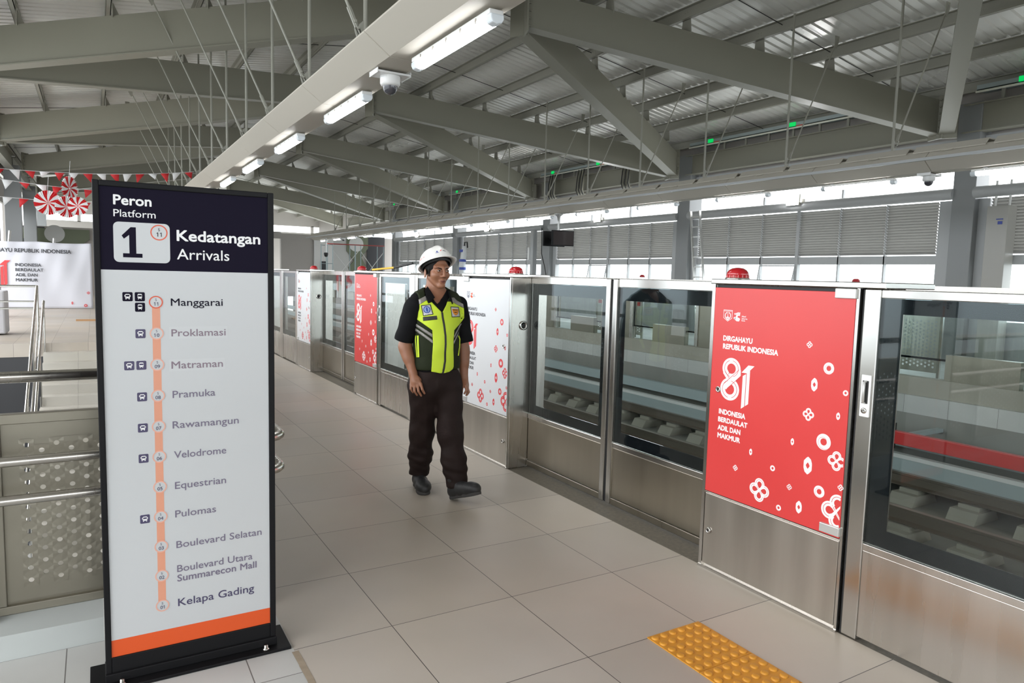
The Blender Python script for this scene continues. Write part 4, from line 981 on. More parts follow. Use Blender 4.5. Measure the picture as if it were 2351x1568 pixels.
def bus(mb, x, z, F, tram=0):
    w_ = .0155; cx, cz = x, z
    if not tram: mb.flat(rrect(cx-.0072, cx+.0072, cz-.0060, cz+.0095, .003), F); fr_(mb, cx-.0095, cx-.0078, cz+.000, cz+.006, F); fr_(mb, cx+.0078, cx+.0095, cz, cz+.006, F); fr_(mb, cx-.0065, cx-.0035, cz-.0092, cz-.006, F); fr_(mb, cx+.0035, cx+.0065, cz-.0092, cz-.006, F)
    else: mb.flat(rrect(cx-.0068, cx+.0068, cz-.0060, cz+.0100, .003), F); mb.flat([(cx-.006, cz-.0095), (cx-.0035, cz-.006), (cx-.002, cz-.006), (cx-.0045, cz-.0095)], F); mb.flat([(cx+.006, cz-.0095), (cx+.0035, cz-.006), (cx+.002, cz-.006), (cx+.0045, cz-.0095)], F)
ic = [(.0985, 1.406, 0, 1), (.1365, 1.406, 1, 1), (.1365, 1.369, 1, 1), (.136, 1.275, 0, 0), (.0985, 1.162, 0, 0), (.1365, 1.162, 1, 0)] + [(.1365, z-.001, 0, 0) for z in (1.049, .936, .824, .599)]
for x, z, tr, dk in ic:
    a = b = MB(); c = MB(); (a if dk else b).flat(rrect(x-.0158, x+.0158, z-.016, z+.016, .004), SG); bus(c, x, z, SH, tr)
    (a if dk else b).flat(rrect(x-.0058, x+.0058, z+.0005, z+.0065, .001), SI)
    for s in (-1, 1): disc(a, x+s*.004, z-.0035, .0011, SI, 8)
    a.build('interchange_icon', 'navy' if dk else 'fadednavy', face); c.build('icon_vehicle', 'whiteprint', face)
# ================================================================ BANNER, BUNTING, ROSETTES
r = thing('anniversary_banner', 'large white cloth banner with red numerals hanging on the far left', 'banner', (-1.8, 28, 0))
bn = MB(); nx, nz = 60, 26; vs = []; fs = []
for j in range(nz+1):
    for i in range(nx+1):
        x = -4.6+4.54*i/nx; z = .02+2.2*j/nz; vs.append((x, 28.05+.02*math.sin(x*5+z*2)+.015*math.sin(x*11-z*3)*(j/nz), z-.03*math.sin(math.pi*((x+4.6) % 1.5)/1.5)*(j/nz)))
for j in range(nz):
    for i in range(nx): k = j*(nx+1)+i; fs.append((k, k+1, k+nx+2, k+nx+1))
bn.add(vs, fs, True); cl = bn.build('cloth', 'bannercloth', r)
cl.modifiers.new('thick', 'SOLIDIFY').thickness = .002
BF = lambda u, v: (u, 28.010, v)
m = MB(); text(m, 'DIRGAHAYU REPUBLIK INDONESIA', -.647, 1.852, .125, BF, 2.52, .03, 'r'); m.build('lettering', 'darkprint', cl)
for t, z, wd in (('INDONESIA', 1.397, .71), ('BERDAULAT', 1.236, .765), ('ADIL DAN', 1.07, .60), ('MAKMUR', .905, .60)): m = MB(); text(m, t, -2.205, z, .10, BF, wd, .03); m.build('lettering', 'darkprint', cl)
m = MB(); k = 4.02
G_ = lambda u, v: (-2.325+(u-.299)*k, 28.009, 1.58+(v-1.107)*k); G2 = lambda u, v: (-2.325+(u-.299)*k, 28.006, 1.58+(v-1.107)*k)
ml = MB(); ribbon8(m, ml, G_, G2); one(m, G_); m.build('numeral_print', 'redprint', cl)
for f_, a_ in ((eye, (-.66, .2, .05)), (clover, (-.186, .547, .05)), (ring, (-.274, .115, .05))): m = MB(); f_(m, *a_, BF); m.build('ornament_print', 'redprint', cl); ml.build('ribbon_fold_lines', 'bannercloth', cl)
r2 = thing('banner_frame', 'bare timber props leaning behind the top of the white banner', 'props', (-2.2, 28.3, 0))
for x, t in ((-2.45, .12), (-1.2, .08)): MB().beam((x-.15, 28.4, 0), (x+t, 28.3, 2.55 if x < -2 else 2.36), .12, .04).build('prop', 'wallwhite', r2)
def bunting(p, q, sag, n, sz, label, first):
    p, q = Vector(p), Vector(q); r = thing('bunting', label, 'bunting', tuple((p+q)/2), 'bunting strings')
    f = lambda t: p.lerp(q, t)+Vector((0, 0, -sag*4*t*(1-t)))
    MB().tube([f(k/20) for k in range(21)], .006, 5).build('cord', 'cord', r)
    rr = random.Random(first*7+3)
    for k in range(n):
        t = (k+.5)/n; c = f(t); d = (f(t+.01)-f(t-.01)).normalized(); tw = rr.uniform(-.5, .5); sk = rr.uniform(-.08, .08); h = sz*rr.uniform(.55, 1.25)
        dn = Vector((0, math.sin(tw), -math.cos(tw)))
        A, B, Cc = c-d*sz*.5, c+d*sz*.5, c+d*sk+dn*h
        m = MB(); md = (A+B+Cc)/3+Vector((0, .03*rr.uniform(-1, 1), 0))
        m.add([A, B, Cc, md], [(0, 1, 3), (1, 2, 3), (2, 0, 3)], True)
        o = m.build('pennant', 'flagred' if (k+first) % 2 == 0 else 'flagwhite', r, label='red pennant' if (k+first) % 2 == 0 else 'white pennant'); o.modifiers.new('thick', 'SOLIDIFY').thickness = .003
bunting((-3.1, 16.5, 3.34), (2.0, 17.6, 3.66), .16, 21, .18, 'red and white pennant bunting, highest string above the sign', 0)
bunting((-2.6, 16.75, 3.27), (.9, 16.75, 3.05), .12, 13, .18, 'red and white pennant bunting, middle string left of the sign', 1)
bunting((-2.8, 16.5, 2.85), (.8, 16.9, 2.82), .09, 14, .16, 'red and white pennant bunting, lowest string above the banner', 0)
def rosette(c, R, yaw_, label, ph):
    r = thing('paper_rosette', label, 'paper rosette', c, 'paper rosettes')
    n = 64; ca, sa = math.cos(yaw_), math.sin(yaw_)
    def pt(rad, t, dep): x = rad*math.cos(t); return (c[0]+x*ca-dep*sa, c[1]+x*sa+dep*ca, c[2]+rad*math.sin(t))
    A, B = MB(), MB()
    for k in range(n):
        t0, t1 = 2*math.pi*k/n+ph, 2*math.pi*(k+1)/n+ph; d0, d1 = (.02, -.02) if k % 2 else (-.02, .02)
        tw = .0
        q = [pt(.01, t0+.3, 0), pt(R*.55, t0+.1, d0*.6), pt(R, t0, d0), pt(R*(.97), t1, d1), pt(R*.55, t1+.1, d1*.6), pt(.01, t1+.3, 0)]
        (A if (k//4) % 2 == 0 else B).add(q, [(0, 1, 4, 5), (1, 2, 3, 4)])
    A.build('red_pleats', 'flagred', r, label='red pleats').modifiers.new('thick', 'SOLIDIFY').thickness = .002
    B.build('white_pleats', 'flagwhite', r, label='white pleats').modifiers.new('thick', 'SOLIDIFY').thickness = .002
    MB().tube([(c[0], c[1], c[2]+R), (c[0]+.02, c[1]+(.06 if c[1] > 16.3 else .45), c[2]+R+(.3 if c[1] > 16.3 else .02))], .004, 5).build('string', 'cord', r)
rosette((-.731, 16.4, 2.68), .235, 0, 'red and white paper rosette hanging lowest on the left of the group', 0)
rosette((-.371, 16.45, 2.985), .235, 1.0, 'red and white paper rosette turned edgeways, the highest of the group', .3)
rosette((-.42, 16.10, 2.60), .205, .35, 'red and white paper rosette overlapped by its smaller neighbour', .1)
rosette((-.235, 15.95, 2.62), .175, -.2, 'small red and white paper rosette closest to the sign', .5)
# ================================================================ THE GUARD
MO = Vector((2.03, 4.33, 0)); MD = math.hypot(MO.x, MO.y)
EA = np.array([MO.y/MD, -MO.x/MD, 0.0]); EB = np.array([MO.x/MD, MO.y/MD, 0.0]); EZ = np.array([0, 0, 1.0])
def W(p): p = np.asarray(p, float); return np.array(MO)+p[..., 0:1]*EA+p[..., 1:2]*EB+p[..., 2:3]*EZ
def AP(a, z, b):                       # seen size at depth b -> true position (across, depth, height)
    k = (MD+b)/MD; return np.array([a*k, b, 1.515+(z-1.515)*k])
class Field:
    def __init__(s, lo, hi, h):
        s.lo = np.array(lo, float); s.h = h; s.n = np.ceil((np.array(hi)-s.lo)/h).astype(int)+1
        s.F = np.ones(tuple(s.n), np.float32)
        s.ax = [s.lo[i]+h*np.arange(s.n[i]) for i in range(3)]
    def win(s, lo, hi):
        i0 = np.clip(np.floor((np.array(lo)-s.lo)/s.h).astype(int), 0, s.n); i1 = np.clip(np.ceil((np.array(hi)-s.lo)/s.h).astype(int)+1, 0, s.n)
        sl = tuple(slice(a, b) for a, b in zip(i0, i1))
        X, Y, Z = np.meshgrid(s.ax[0][sl[0]], s.ax[1][sl[1]], s.ax[2][sl[2]], indexing='ij'); return sl, X, Y, Z
    def add(s, d, sl, k=0.02, sub=False):
        f = s.F[sl]
        if sub:
            d = -d; hh = np.clip(.5-.5*(d-f)/k, 0, 1) if k else None
            s.F[sl] = np.maximum(f, d) if not k else f*hh+d*(1-hh)+k*hh*(1-hh)
        else:
            if not k: s.F[sl] = np.minimum(f, d); return
            hh = np.clip(.5+.5*(f-d)/k, 0, 1); s.F[sl] = f*(1-hh)+d*hh-k*hh*(1-hh)
    def cone(s, p, q, r1, r2, k=0.02, sub=False):
        p, q = np.array(p, float), np.array(q, float); m = max(r1, r2)+.05
        sl, X, Y, Z = s.win(np.minimum(p, q)-m, np.maximum(p, q)+m)
        d = q-p; L2 = d@d; t = np.clip(((X-p[0])*d[0]+(Y-p[1])*d[1]+(Z-p[2])*d[2])/L2, 0, 1)
        s.add(np.sqrt((X-p[0]-t*d[0])**2+(Y-p[1]-t*d[1])**2+(Z-p[2]-t*d[2])**2)-(r1+(r2-r1)*t), sl, k, sub)
    def chain(s, pts, rs, k=0.02):
        for i in range(len(pts)-1): s.cone(pts[i], pts[i+1], rs[i], rs[i+1], k)
    def ell(s, c, r, B=None, k=0.02, sub=False):
        c = np.array(c, float); m = max(r)+.05; sl, X, Y, Z = s.win(c-m, c+m); X, Y, Z = X-c[0], Y-c[1], Z-c[2]
        if B is None: B = np.eye(3)
        u = [(X*b[0]+Y*b[1]+Z*b[2])/rr for b, rr in zip(B, r)]
        k0 = np.sqrt(u[0]**2+u[1]**2+u[2]**2); k1 = np.sqrt((u[0]/r[0])**2+(u[1]/r[1])**2+(u[2]/r[2])**2)+1e-9
        s.add(k0*(k0-1)/k1, sl, k, sub)
    def half(s, p, n):                 # keep the side n points away from
        sl, X, Y, Z = s.win(s.lo-1, s.lo+s.n*s.h+1); n = np.array(n, float); n /= np.linalg.norm(n)
        s.F = np.maximum(s.F, ((X-p[0])*n[0]+(Y-p[1])*n[1]+(Z-p[2])*n[2]).astype(np.float32))
    def sample(s, P):
        g = (np.asarray(P)-s.lo)/s.h; i = np.clip(np.floor(g).astype(int), 0, s.n-2); f = np.clip(g-i, 0, 1); o = 0
        for dx in (0, 1):
            for dy in (0, 1):
                for dz in (0, 1):
                    wt = (f[..., 0] if dx else 1-f[..., 0])*(f[..., 1] if dy else 1-f[..., 1])*(f[..., 2] if dz else 1-f[..., 2])
                    o = o+wt*s.F[i[..., 0]+dx, i[..., 1]+dy, i[..., 2]+dz]
        return o
    def mesh(s, name, m, parent, smooth=0):
        F = s.F; S = F < 0; n = s.n
        cnt = np.zeros(tuple(n-1), np.int8)
        C = [(i, j, k) for i in (0, 1) for j in (0, 1) for k in (0, 1)]
        for c in C: cnt += S[c[0]:n[0]-1+c[0], c[1]:n[1]-1+c[1], c[2]:n[2]-1+c[2]]
        act = (cnt > 0) & (cnt < 8); idx = np.argwhere(act); ids = -np.ones(tuple(n-1), np.int32); ids[act] = np.arange(len(idx))
        sm = np.zeros((len(idx), 3)); ct = np.zeros(len(idx))
        fv = {c: F[idx[:, 0]+c[0], idx[:, 1]+c[1], idx[:, 2]+c[2]] for c in C}
        for a in C:
            for b in C:
                if sum(b)-sum(a) == 1 and all(y >= x for x, y in zip(a, b)):
                    fa, fb = fv[a], fv[b]; mk = (fa < 0) != (fb < 0); t = np.where(mk, fa/np.where(mk, fa-fb, 1), 0)
                    sm[mk] += (np.array(a)+t[:, None]*(np.array(b)-np.array(a)))[mk]; ct[mk] += 1
        V = s.lo+s.h*(idx+sm/ct[:, None]); Q = []
        for d in range(3):
            e = [slice(None)]*3; e2 = [slice(None)]*3; e[d] = slice(0, n[d]-1); e2[d] = slice(1, n[d])
            A, B = S[tuple(e)], S[tuple(e2)]; ch = np.argwhere(A != B); u, v = (d+1) % 3, (d+2) % 3
            ok = (ch[:, u] > 0) & (ch[:, v] > 0) & (ch[:, u] < n[u]-1) & (ch[:, v] < n[v]-1); ch = ch[ok]
            def cid(du, dv): c = ch.copy(); c[:, u] -= du; c[:, v] -= dv; return ids[c[:, 0], c[:, 1], c[:, 2]]
            q = np.stack([cid(0, 0), cid(1, 0), cid(1, 1), cid(0, 1)], 1); fl = A[ch[:, 0], ch[:, 1], ch[:, 2]]
            q[~fl] = q[~fl][:, ::-1]; Q.append(q)
        Q = np.concatenate(Q); Q = Q[(Q >= 0).all(1)]
        for _ in range(smooth):            # light relaxation of the surface net
            acc = np.zeros_like(V); k = np.zeros(len(V))
            for a in range(4):
                for b in ((a+1) % 4, (a+3) % 4): np.add.at(acc, Q[:, a], V[Q[:, b]]); np.add.at(k, Q[:, a], 1)
            V = V*.5+.5*acc/np.maximum(k, 1)[:, None]
        me = bpy.data.meshes.new(name); P = W(V)
        me.vertices.add(len(P)); me.vertices.foreach_set('co', P.astype(np.float32).ravel())
        me.loops.add(Q.size); me.loops.foreach_set('vertex_index', Q.astype(np.int32).ravel())
        me.polygons.add(len(Q)); me.polygons.foreach_set('loop_start', np.arange(0, Q.size, 4, dtype=np.int32))
        me.polygons.foreach_set('use_smooth', np.ones(len(Q), bool)); me.update(calc_edges=True); me.validate()
        return link(name, me, m, parent)
def inpoly(x, y, poly):
    r = np.zeros(np.shape(x), bool); n = len(poly)
    for i in range(n):
        (x0, y0), (x1, y1) = poly[i], poly[(i+1) % n]
        if y0 == y1: continue
        r ^= ((y0 > y) != (y1 > y)) & (x < (x1-x0)*(y-y0)/(y1-y0)+x0)
    return r
from mathutils.geometry import delaunay_2d_cdt
def cdt(poly, step):
    pts = []; m = len(poly)
    for i in range(m):
        a, b = np.array(poly[i]), np.array(poly[(i+1) % m]); k = max(1, int(np.linalg.norm(b-a)/step))
        pts += [tuple(a+(b-a)*j/k) for j in range(k)]
    nb = len(pts); xs = [p[0] for p in pts]; ys = [p[1] for p in pts]
    gx, gy = np.meshgrid(np.arange(min(xs)+step/2, max(xs), step), np.arange(min(ys)+step/2, max(ys), step))
    ins = inpoly(gx, gy, pts); gp = [(float(a), float(b)) for a, b in zip(gx[ins], gy[ins])]
    r = delaunay_2d_cdt([Vector(p) for p in pts+gp], [(i, (i+1) % nb) for i in range(nb)], [], 1, 1e-6)
    return np.array([tuple(v) for v in r[0]]), [tuple(f) for f in r[2]]
def patch(name, polys, fld, m, parent, off, step=.008, frame=None, thick=.0012):
    """cloth or print piece laid on the surface of a field; frame=None: outline as seen from the front of the guard"""
    mb = MB(); T = np.linspace(0, 1, 140)
    for poly in polys:
        v2, fs = cdt(poly, step)
        if frame is None:
            b = np.linspace(-.32, .25, 150)[None, :]; k = (MD+b)/MD
            P = np.stack([v2[:, 0:1]*k, np.broadcast_to(b, (len(v2), 150)), 1.515+(v2[:, 1:2]-1.515)*k], -1)
        else:
            c, f, l, u, t0, t1 = frame; t = np.linspace(t0, t1, 150)[None, :, None]
            P = c+v2[:, None, 0:1]*l+v2[:, None, 1:2]*u+f*t
        S = fld.sample(P); hit = S < 0; first = np.argmax(hit, 1); ok = hit.any(1)&(first > 0)
        i0 = np.maximum(first-1, 0); ar = np.arange(len(v2)); s0, s1 = S[ar, i0], S[ar, first]; w_ = np.clip(s0/np.where(np.abs(s0-s1) < 1e-9, 1, s0-s1), 0, 1)
        idx = i0+w_
        if not ok.any(): continue
        if not ok.all():
            bad = np.where(~ok)[0]; good = np.where(ok)[0]
            for q in bad: idx[q] = idx[good[np.argmin(((v2[good]-v2[q])**2).sum(1))]]
        lo = np.floor(idx).astype(int); fr = (idx-lo)[:, None]; hi = np.minimum(lo+1, 149)
        X = P[ar, lo]*(1-fr)+P[ar, hi]*fr; dr = P[ar, 1]-P[ar, 0]; dr /= np.linalg.norm(dr, axis=1)[:, None]
        g = np.stack([fld.sample(X+np.eye(3)[i]*.004)-fld.sample(X-np.eye(3)[i]*.004) for i in range(3)], 1); g /= np.linalg.norm(g, axis=1)[:, None]+1e-9
        X = X+g*off*.6-dr*off*.5
        mb.add(W(X), fs, True)
    me = bpy.data.meshes.new(name); me.from_pydata(mb.v, [], mb.f); me.polygons.foreach_set('use_smooth', [True]*len(mb.f)); me.update()
    o = link(name, me, m, parent)
    if thick: sd = o.modifiers.new('thick', 'SOLIDIFY'); sd.thickness = thick; sd.offset = 0
    return o
M['skin'] = mat('brown_skin', (0.29, 0.128, 0.070), 0.46, 0, 0.10, (40, 40, 40), 0.05)
M['skin'].node_tree.nodes['Principled BSDF'].inputs['Subsurface Weight'].default_value = .12
M['skin'].node_tree.nodes['Principled BSDF'].inputs['Subsurface Radius'].default_value = (.01, .004, .002)
M['hair'] = mat('black_hair', (0.012, 0.010, 0.009), 0.6, 0, 0.4, (120, 120, 30), spec=0.15)
M['lip'] = mat('lip', (0.24, 0.085, 0.065), 0.5)
M['sclera'] = mat('eye_white', (0.55, 0.52, 0.48), 0.3)
M['shirt'] = mat('black_shirt', (0.008, 0.008, 0.009), 0.75, 0, 0.5, (5, 5, 9), 0, 0.35, spec=0.1)
M['trouser'] = mat('dark_brown_trousers', (0.022, 0.014, 0.0125), 0.62, 0, 0.3, (9, 9, 16), 0, 0.5, spec=0.12)
M['hivis'] = mat('lime_fabric', (0.60, 0.78, 0.035), 0.6, 0, 0.05, (9, 9, 9), 0, 0.15)
M['meshfab'] = mat('dark_green_mesh', (0.020, 0.026, 0.012), 0.7, 0, 0.9, (420, 420, 420), 0, 0.2, spec=0.15)
M['tape'] = mat('grey_reflective_tape', (0.27, 0.255, 0.235), 0.35, 0.2, 0.25, (60, 60, 60), 0.1)
M['shoe'] = mat('black_safety_leather', (0.022, 0.022, 0.023), 0.5, 0, 0.4, (14, 14, 14), 0.1, 0.15)
M['sole'] = mat('dusty_sole', (0.05, 0.048, 0.046), 0.8, 0, 0.3, (20, 20, 20))
M['helmet'] = mat('white_helmet_shell', (0.76, 0.75, 0.72), 0.3, 0, 0.03, (9, 9, 9), 0.05)
man = thing('person', 'person walking in a white helmet, black shirt, lime reflective vest and dark trousers', 'person', (float(MO.x), float(MO.y), 0))
ROT = lambda t: (np.array([math.sin(t), -math.cos(t), 0]), np.array([math.cos(t), math.sin(t), 0]))
FD, LT = ROT(math.radians(27)); UP = np.array([0, 0, 1.0])
TC = np.array([-.045, 0.005, 0])
def TP(l, f, z): return TC+LT*l+FD*f+UP*z
HF, HL = ROT(math.radians(30)); HC = np.array([-.050, -.005, 1.537])
_t = math.radians(-3); HFp, HUp = HF*math.cos(_t)+UP*math.sin(_t), UP*math.cos(_t)-HF*math.sin(_t)
def HP(f, l, u): return HC+HFp*f+HL*l+HUp*u
HB = np.array([HFp, HL, HUp]); TB = np.array([LT, FD, UP])
# ---- joints
shR, shL = TP(-.168, 0, 1.295), TP(.168, -.005, 1.30)
elR, wrR = AP(-.255, 1.02, -.05), AP(-.198, .835, -.11)
elL, wrL = AP(.140, 1.01, .10), AP(.150, .80, .07)
hipR, hipL = TP(-.09, 0, .80), TP(.09, 0, .80)
knR, anR = AP(-.132, .44, .06), AP(-.143, .15, .155)
knL, anL = AP(.062, .43, -.045), AP(.118, .07, -.155)
B = Field((-.38, -.36, -.02), (.34, .30, 1.72), .004)
# torso and legs under the clothes
B.ell(TP(0, .0, 1.20), (.150, .095, .19), TB); B.ell(TP(0, .0, .98), (.135, .095, .17), TB); B.ell(TP(0, 0, .84), (.140, .100, .11), TB)
B.cone(TP(-.13, 0, 1.31), TP(.13, 0, 1.31), .055, .055, .04)
B.chain([hipR, knR, anR], [.075, .05, .038], .03); B.chain([hipL, knL, anL], [.075, .05, .038], .03)
# neck and head
B.cone(HP(-.030, 0, -.06), TP(0, -.015, 1.30), .051, .064, .02); B.cone(TP(-.12, -.02, 1.335), TP(0, -.03, 1.38), .04, .05, .05); B.cone(TP(.12, -.02, 1.335), TP(0, -.03, 1.38), .04, .05, .05)
B.ell(HP(-.014, 0, .035), (.096, .076, .092), HB, .02); B.ell(HP(.034, 0, -.032), (.058, .0585, .074), HB, .016)
for s in (-1, 1):
    B.cone(HP(.0, s*.053, -.048), HP(.068, s*.014, -.099), .018, .016, .012); B.ell(HP(.060, s*.043, -.028), (.026, .020, .022), HB, .025)
    B.cone(HP(.084, s*.010, .024), HP(.068, s*.046, .024), .013, .011, .015)
    B.ell(HP(.097, s*.033, .003), (.013, .019, .0125), HB, .008, True)
    B.ell(HP(.083, s*.032, .001), (.0118, .017, .0105), HB, .006)
    B.cone(HP(.100, s*.012, -.036), HP(.092, s*.014, -.034), .0085, .008, .008)
    B.ell(HP(-.010, s*.080, -.024), (.018, .0075, .031), np.array([HFp*.94+HL*s*.3, HL*.95-HFp*s*.3, HUp]), .006); B.ell(HP(-.004, s*.089, -.020), (.009, .006, .017), HB, .004, True)
B.ell(HP(.078, 0, -.099), (.019, .022, .016), HB, .015)
B.cone(HP(.094, 0, .020), HP(.113, 0, -.030), .0080, .0115, .012)
B.cone(HP(.085, -.019, -.066), HP(.093, 0, -.062), .0055, .0075, .01); B.cone(HP(.085, .019, -.066), HP(.093, 0, -.062), .0055, .0075, .01); B.cone(HP(.085, -.012, -.076), HP(.085, .012, -.076), .0075, .0075, .01)
# arms
B.chain([shR, elR, wrR], [.050, .041, .027], .02); B.cone(elR+(wrR-elR)*.15, elR+(wrR-elR)*.45, .041, .037, .02)
B.chain([shL, elL, wrL], [.050, .041, .027], .02); B.cone(elL+(wrL-elL)*.15, elL+(wrL-elL)*.45, .041, .037, .02)
def hand(wr, knu, mid, tips, thumb, rad):
    for i in range(4):
        B.cone(wr+(knu[i]-wr)*.15, knu[i], .013, .0108, .012)
        B.cone(knu[i], mid[i], .0098, .0088, .003); B.cone(mid[i], tips[i], .0086, .0070, .002)
    B.cone(wr, sum(knu)/4*.7+wr*.3, .022, .020, .02)
    B.cone(thumb[0], thumb[1], .0145, .011, .012); B.cone(thumb[1], thumb[2], .0105, .0085, .003)
hand(wrR, [AP(-.210, .755, -.135), AP(-.188, .748, -.148), AP(-.165, .748, -.155), AP(-.144, .760, -.155)],
     [AP(-.211, .726, -.150), AP(-.186, .712, -.165), AP(-.159, .710, -.172), AP(-.133, .722, -.172)],
     [AP(-.196, .703, -.145), AP(-.168, .684, -.155), AP(-.140, .680, -.162), AP(-.118, .696, -.165)],
     [AP(-.165, .80, -.135), AP(-.138, .775, -.115), AP(-.122, .738, -.125)], 1)
hand(wrL, [AP(.166, .745, .075), AP(.172, .742, .052), AP(.170, .742, .028), AP(.160, .752, .008)],
     [AP(.178, .716, .072), AP(.184, .710, .046), AP(.180, .710, .022), AP(.168, .720, .0)],
     [AP(.172, .696, .066), AP(.172, .688, .042), AP(.166, .686, .018), AP(.154, .698, -.004)],
     [AP(.142, .775, .045), AP(.138, .745, .012), AP(.136, .715, -.002)], 1)
body = B.mesh('body', 'skin', man, 1)
# ---- face details laid on the skin
FR = (HP(0, 0, 0), -HFp, HL, HUp, -.16, -.03)
def face(name, polys, m, off=.0006, step=.003): return patch(name, polys, B, m, body, off, step, FR, 0)
def arcpoly(c, w_, up_, dn, n=10): return [(c[0]+w_*math.cos(math.pi*k/n), c[1]+up_*math.sin(math.pi*k/n)) for k in range(n+1)] + [(c[0]-w_*math.cos(math.pi*k/n), c[1]-dn*math.sin(math.pi*k/n)) for k in range(1, n)]
face('eye_whites', [arcpoly((s*.0325, .001), .0135, .0043, .0036) for s in (-1, 1)], 'sclera')
face('irises', [arcpoly((s*.0325+.0022, .0012), .0050, .0044, .0038) for s in (-1, 1)], 'hair', .0012, .002)
face('upper_lids', [[(s*.0325+x, y) for x, y in ((-.0150, .0005), (-.008, .0050), (0, .0066), (.008, .0056), (.0145, .0010), (.008, .0036), (0, .0044), (-.008, .0030))] for s in (-1, 1)], 'hair', .0014, .002)
face('eyebrows', [[(s*x, y) for x, y in ((.012, .0140), (.022, .0195), (.036, .0220), (.052, .0145), (.036, .0160), (.022, .0130), (.013, .0085))] for s in (-1, 1)], 'hair', .001, .003)
face('nostrils', [arcpoly((s*.0085, -.0415), .0042, .0022, .0022) for s in (-1, 1)], 'cable', .0008, .002)
face('lips', [[(-.0215, -.0665), (-.008, -.0605), (0, -.0620), (.008, -.0605), (.0215, -.0665), (.012, -.0765), (0, -.0800), (-.012, -.0765)]], 'lip', .0006, .003)
face('mouth_line', [[(-.0225, -.0660), (-.010, -.0668), (0, -.0672), (.010, -.0668), (.0225, -.0660), (.010, -.0686), (0, -.0692), (-.010, -.0686)]], 'hair', .0012, .003)
# ---- hair
H = Field(HC-.15, HC+.15, .004)
H.ell(HP(-.016, 0, .036), (.099, .0805, .094), HB, .01); H.half(HP(.058, 0, .03), HFp*.92-HUp*.35); H.half(HP(-.03, 0, -.055), -HUp)
for s in (-1, 1): H.ell(HP(.006, s*.092, -.022), (.022, .03, .026), HB, .004, True); H.cone(HP(.022, s*.069, .010), HP(.020, s*.0665, -.040), .0075, .004, .004)
H.mesh('hair', 'hair', man, 1)
# ---- helmet
hp = math.radians(27); hf, hu = HFp*math.cos(hp)+HUp*math.sin(hp), HUp*math.cos(hp)-HFp*math.sin(hp)
HCn = HP(-.010, 0, .038)
def HH(f, l, u): return HCn+hf*f+HL*l+hu*u
mb = MB(); n, mrow = 56, 16; V = []; Fc = []
def shell(th, ph, ex=0.0):
    c, s = math.cos(th), math.sin(th); cp_ = math.cos(ph)**.86; f, l, u = (.128+ex)*c*cp_, (.108+ex)*s*cp_, (.112+ex)*math.sin(ph)**.95
    cr_ = math.exp(-(l/.020)**2)*(.010 if f > -.1 else .006)*min(1, math.sin(ph)*2)*(1 if c > -1 else 1)
    return HH(f, l, u+cr_)
for j in range(mrow+1):
    for i in range(n): V.append(shell(2*math.pi*i/n, math.pi/2*min(j/mrow, .999)))
for j in range(mrow):
    for i in range(n): Fc.append((j*n+i, j*n+(i+1) % n, (j+1)*n+(i+1) % n, (j+1)*n+i))
base = len(V)                          # brim: narrow round the back, a peak at the front
for i in range(n):
    th = 2*math.pi*i/n; pk = max(0, math.cos(th))**2.2*.040; ex = .012+pk
    c, s = math.cos(th), math.sin(th); V.append(HH((.128+ex)*c, (.108+ex*(.9 if pk > .02 else 1))*s, -.007-pk*.28))
for i in range(n): Fc.append((base+i, base+(i+1) % n, (i+1) % n, i))
mb.add(W(np.array(V)), Fc, True)
hm = mb.build('helmet', 'helmet', man); sd = hm.modifiers.new('thick', 'SOLIDIFY'); sd.thickness = .0035; sd.offset = -1
mb = MB(); mb.add(W(np.array([HH(.112*math.cos(t), .094*math.sin(t), u) for u in (-.018, .018) for t in [2*math.pi*k/32 for k in range(32)]])), [(k, (k+1) % 32, 32+(k+1) % 32, 32+k) for k in range(32)], True)
hb = mb.build('helmet_harness', 'cable', hm, label='black harness band'); hb.modifiers.new('thick', 'SOLIDIFY').thickness = .004
def onshell(th0, ph0, pts, size):      # pts in a flat frame wrapped on the shell
    return [tuple(W(shell(th0+x*size/.12, ph0+y*size/.115, .0012))) for x, y in pts]
def marks(name, m, items):
    mb = MB()
    for th0, ph0, t, size in items:
        if isinstance(t, str):
            vs, fs = glyph(t); x0, x1 = vs[:, 0].min(), vs[:, 0].max(); mb.add(onshell(th0, ph0, [(x-(x0+x1)/2, y) for x, y in vs], size), fs)
        else: mb.add(onshell(th0, ph0, t, size), [tuple(range(len(t)))])
    mb.build(name, m, hm)
marks('side_lettering', 'redprint', [(-1.55, .24, 'PHASE 1B', .016)])
marks('front_marks', 'blueprint', [(-.42, .36, [(.9*math.cos(t), .9*math.sin(t)) for t in [6.28*k/10 for k in range(10)]], .007), (-.42, .27, [(-1.2, 0), (1.2, 0), (1.2, .3), (-1.2, .3)], .01)])
marks('red_mark', 'redprint', [(-.16, .38, [(-1, -.6), (.6, -.3), (1, .7), (-.4, .5)], .008)])
marks('dark_mark', 'darkprint', [(.08, .35, [(-1.5, -.3), (1.5, -.3), (1.5, .3), (-1.5, .3)], .009)])
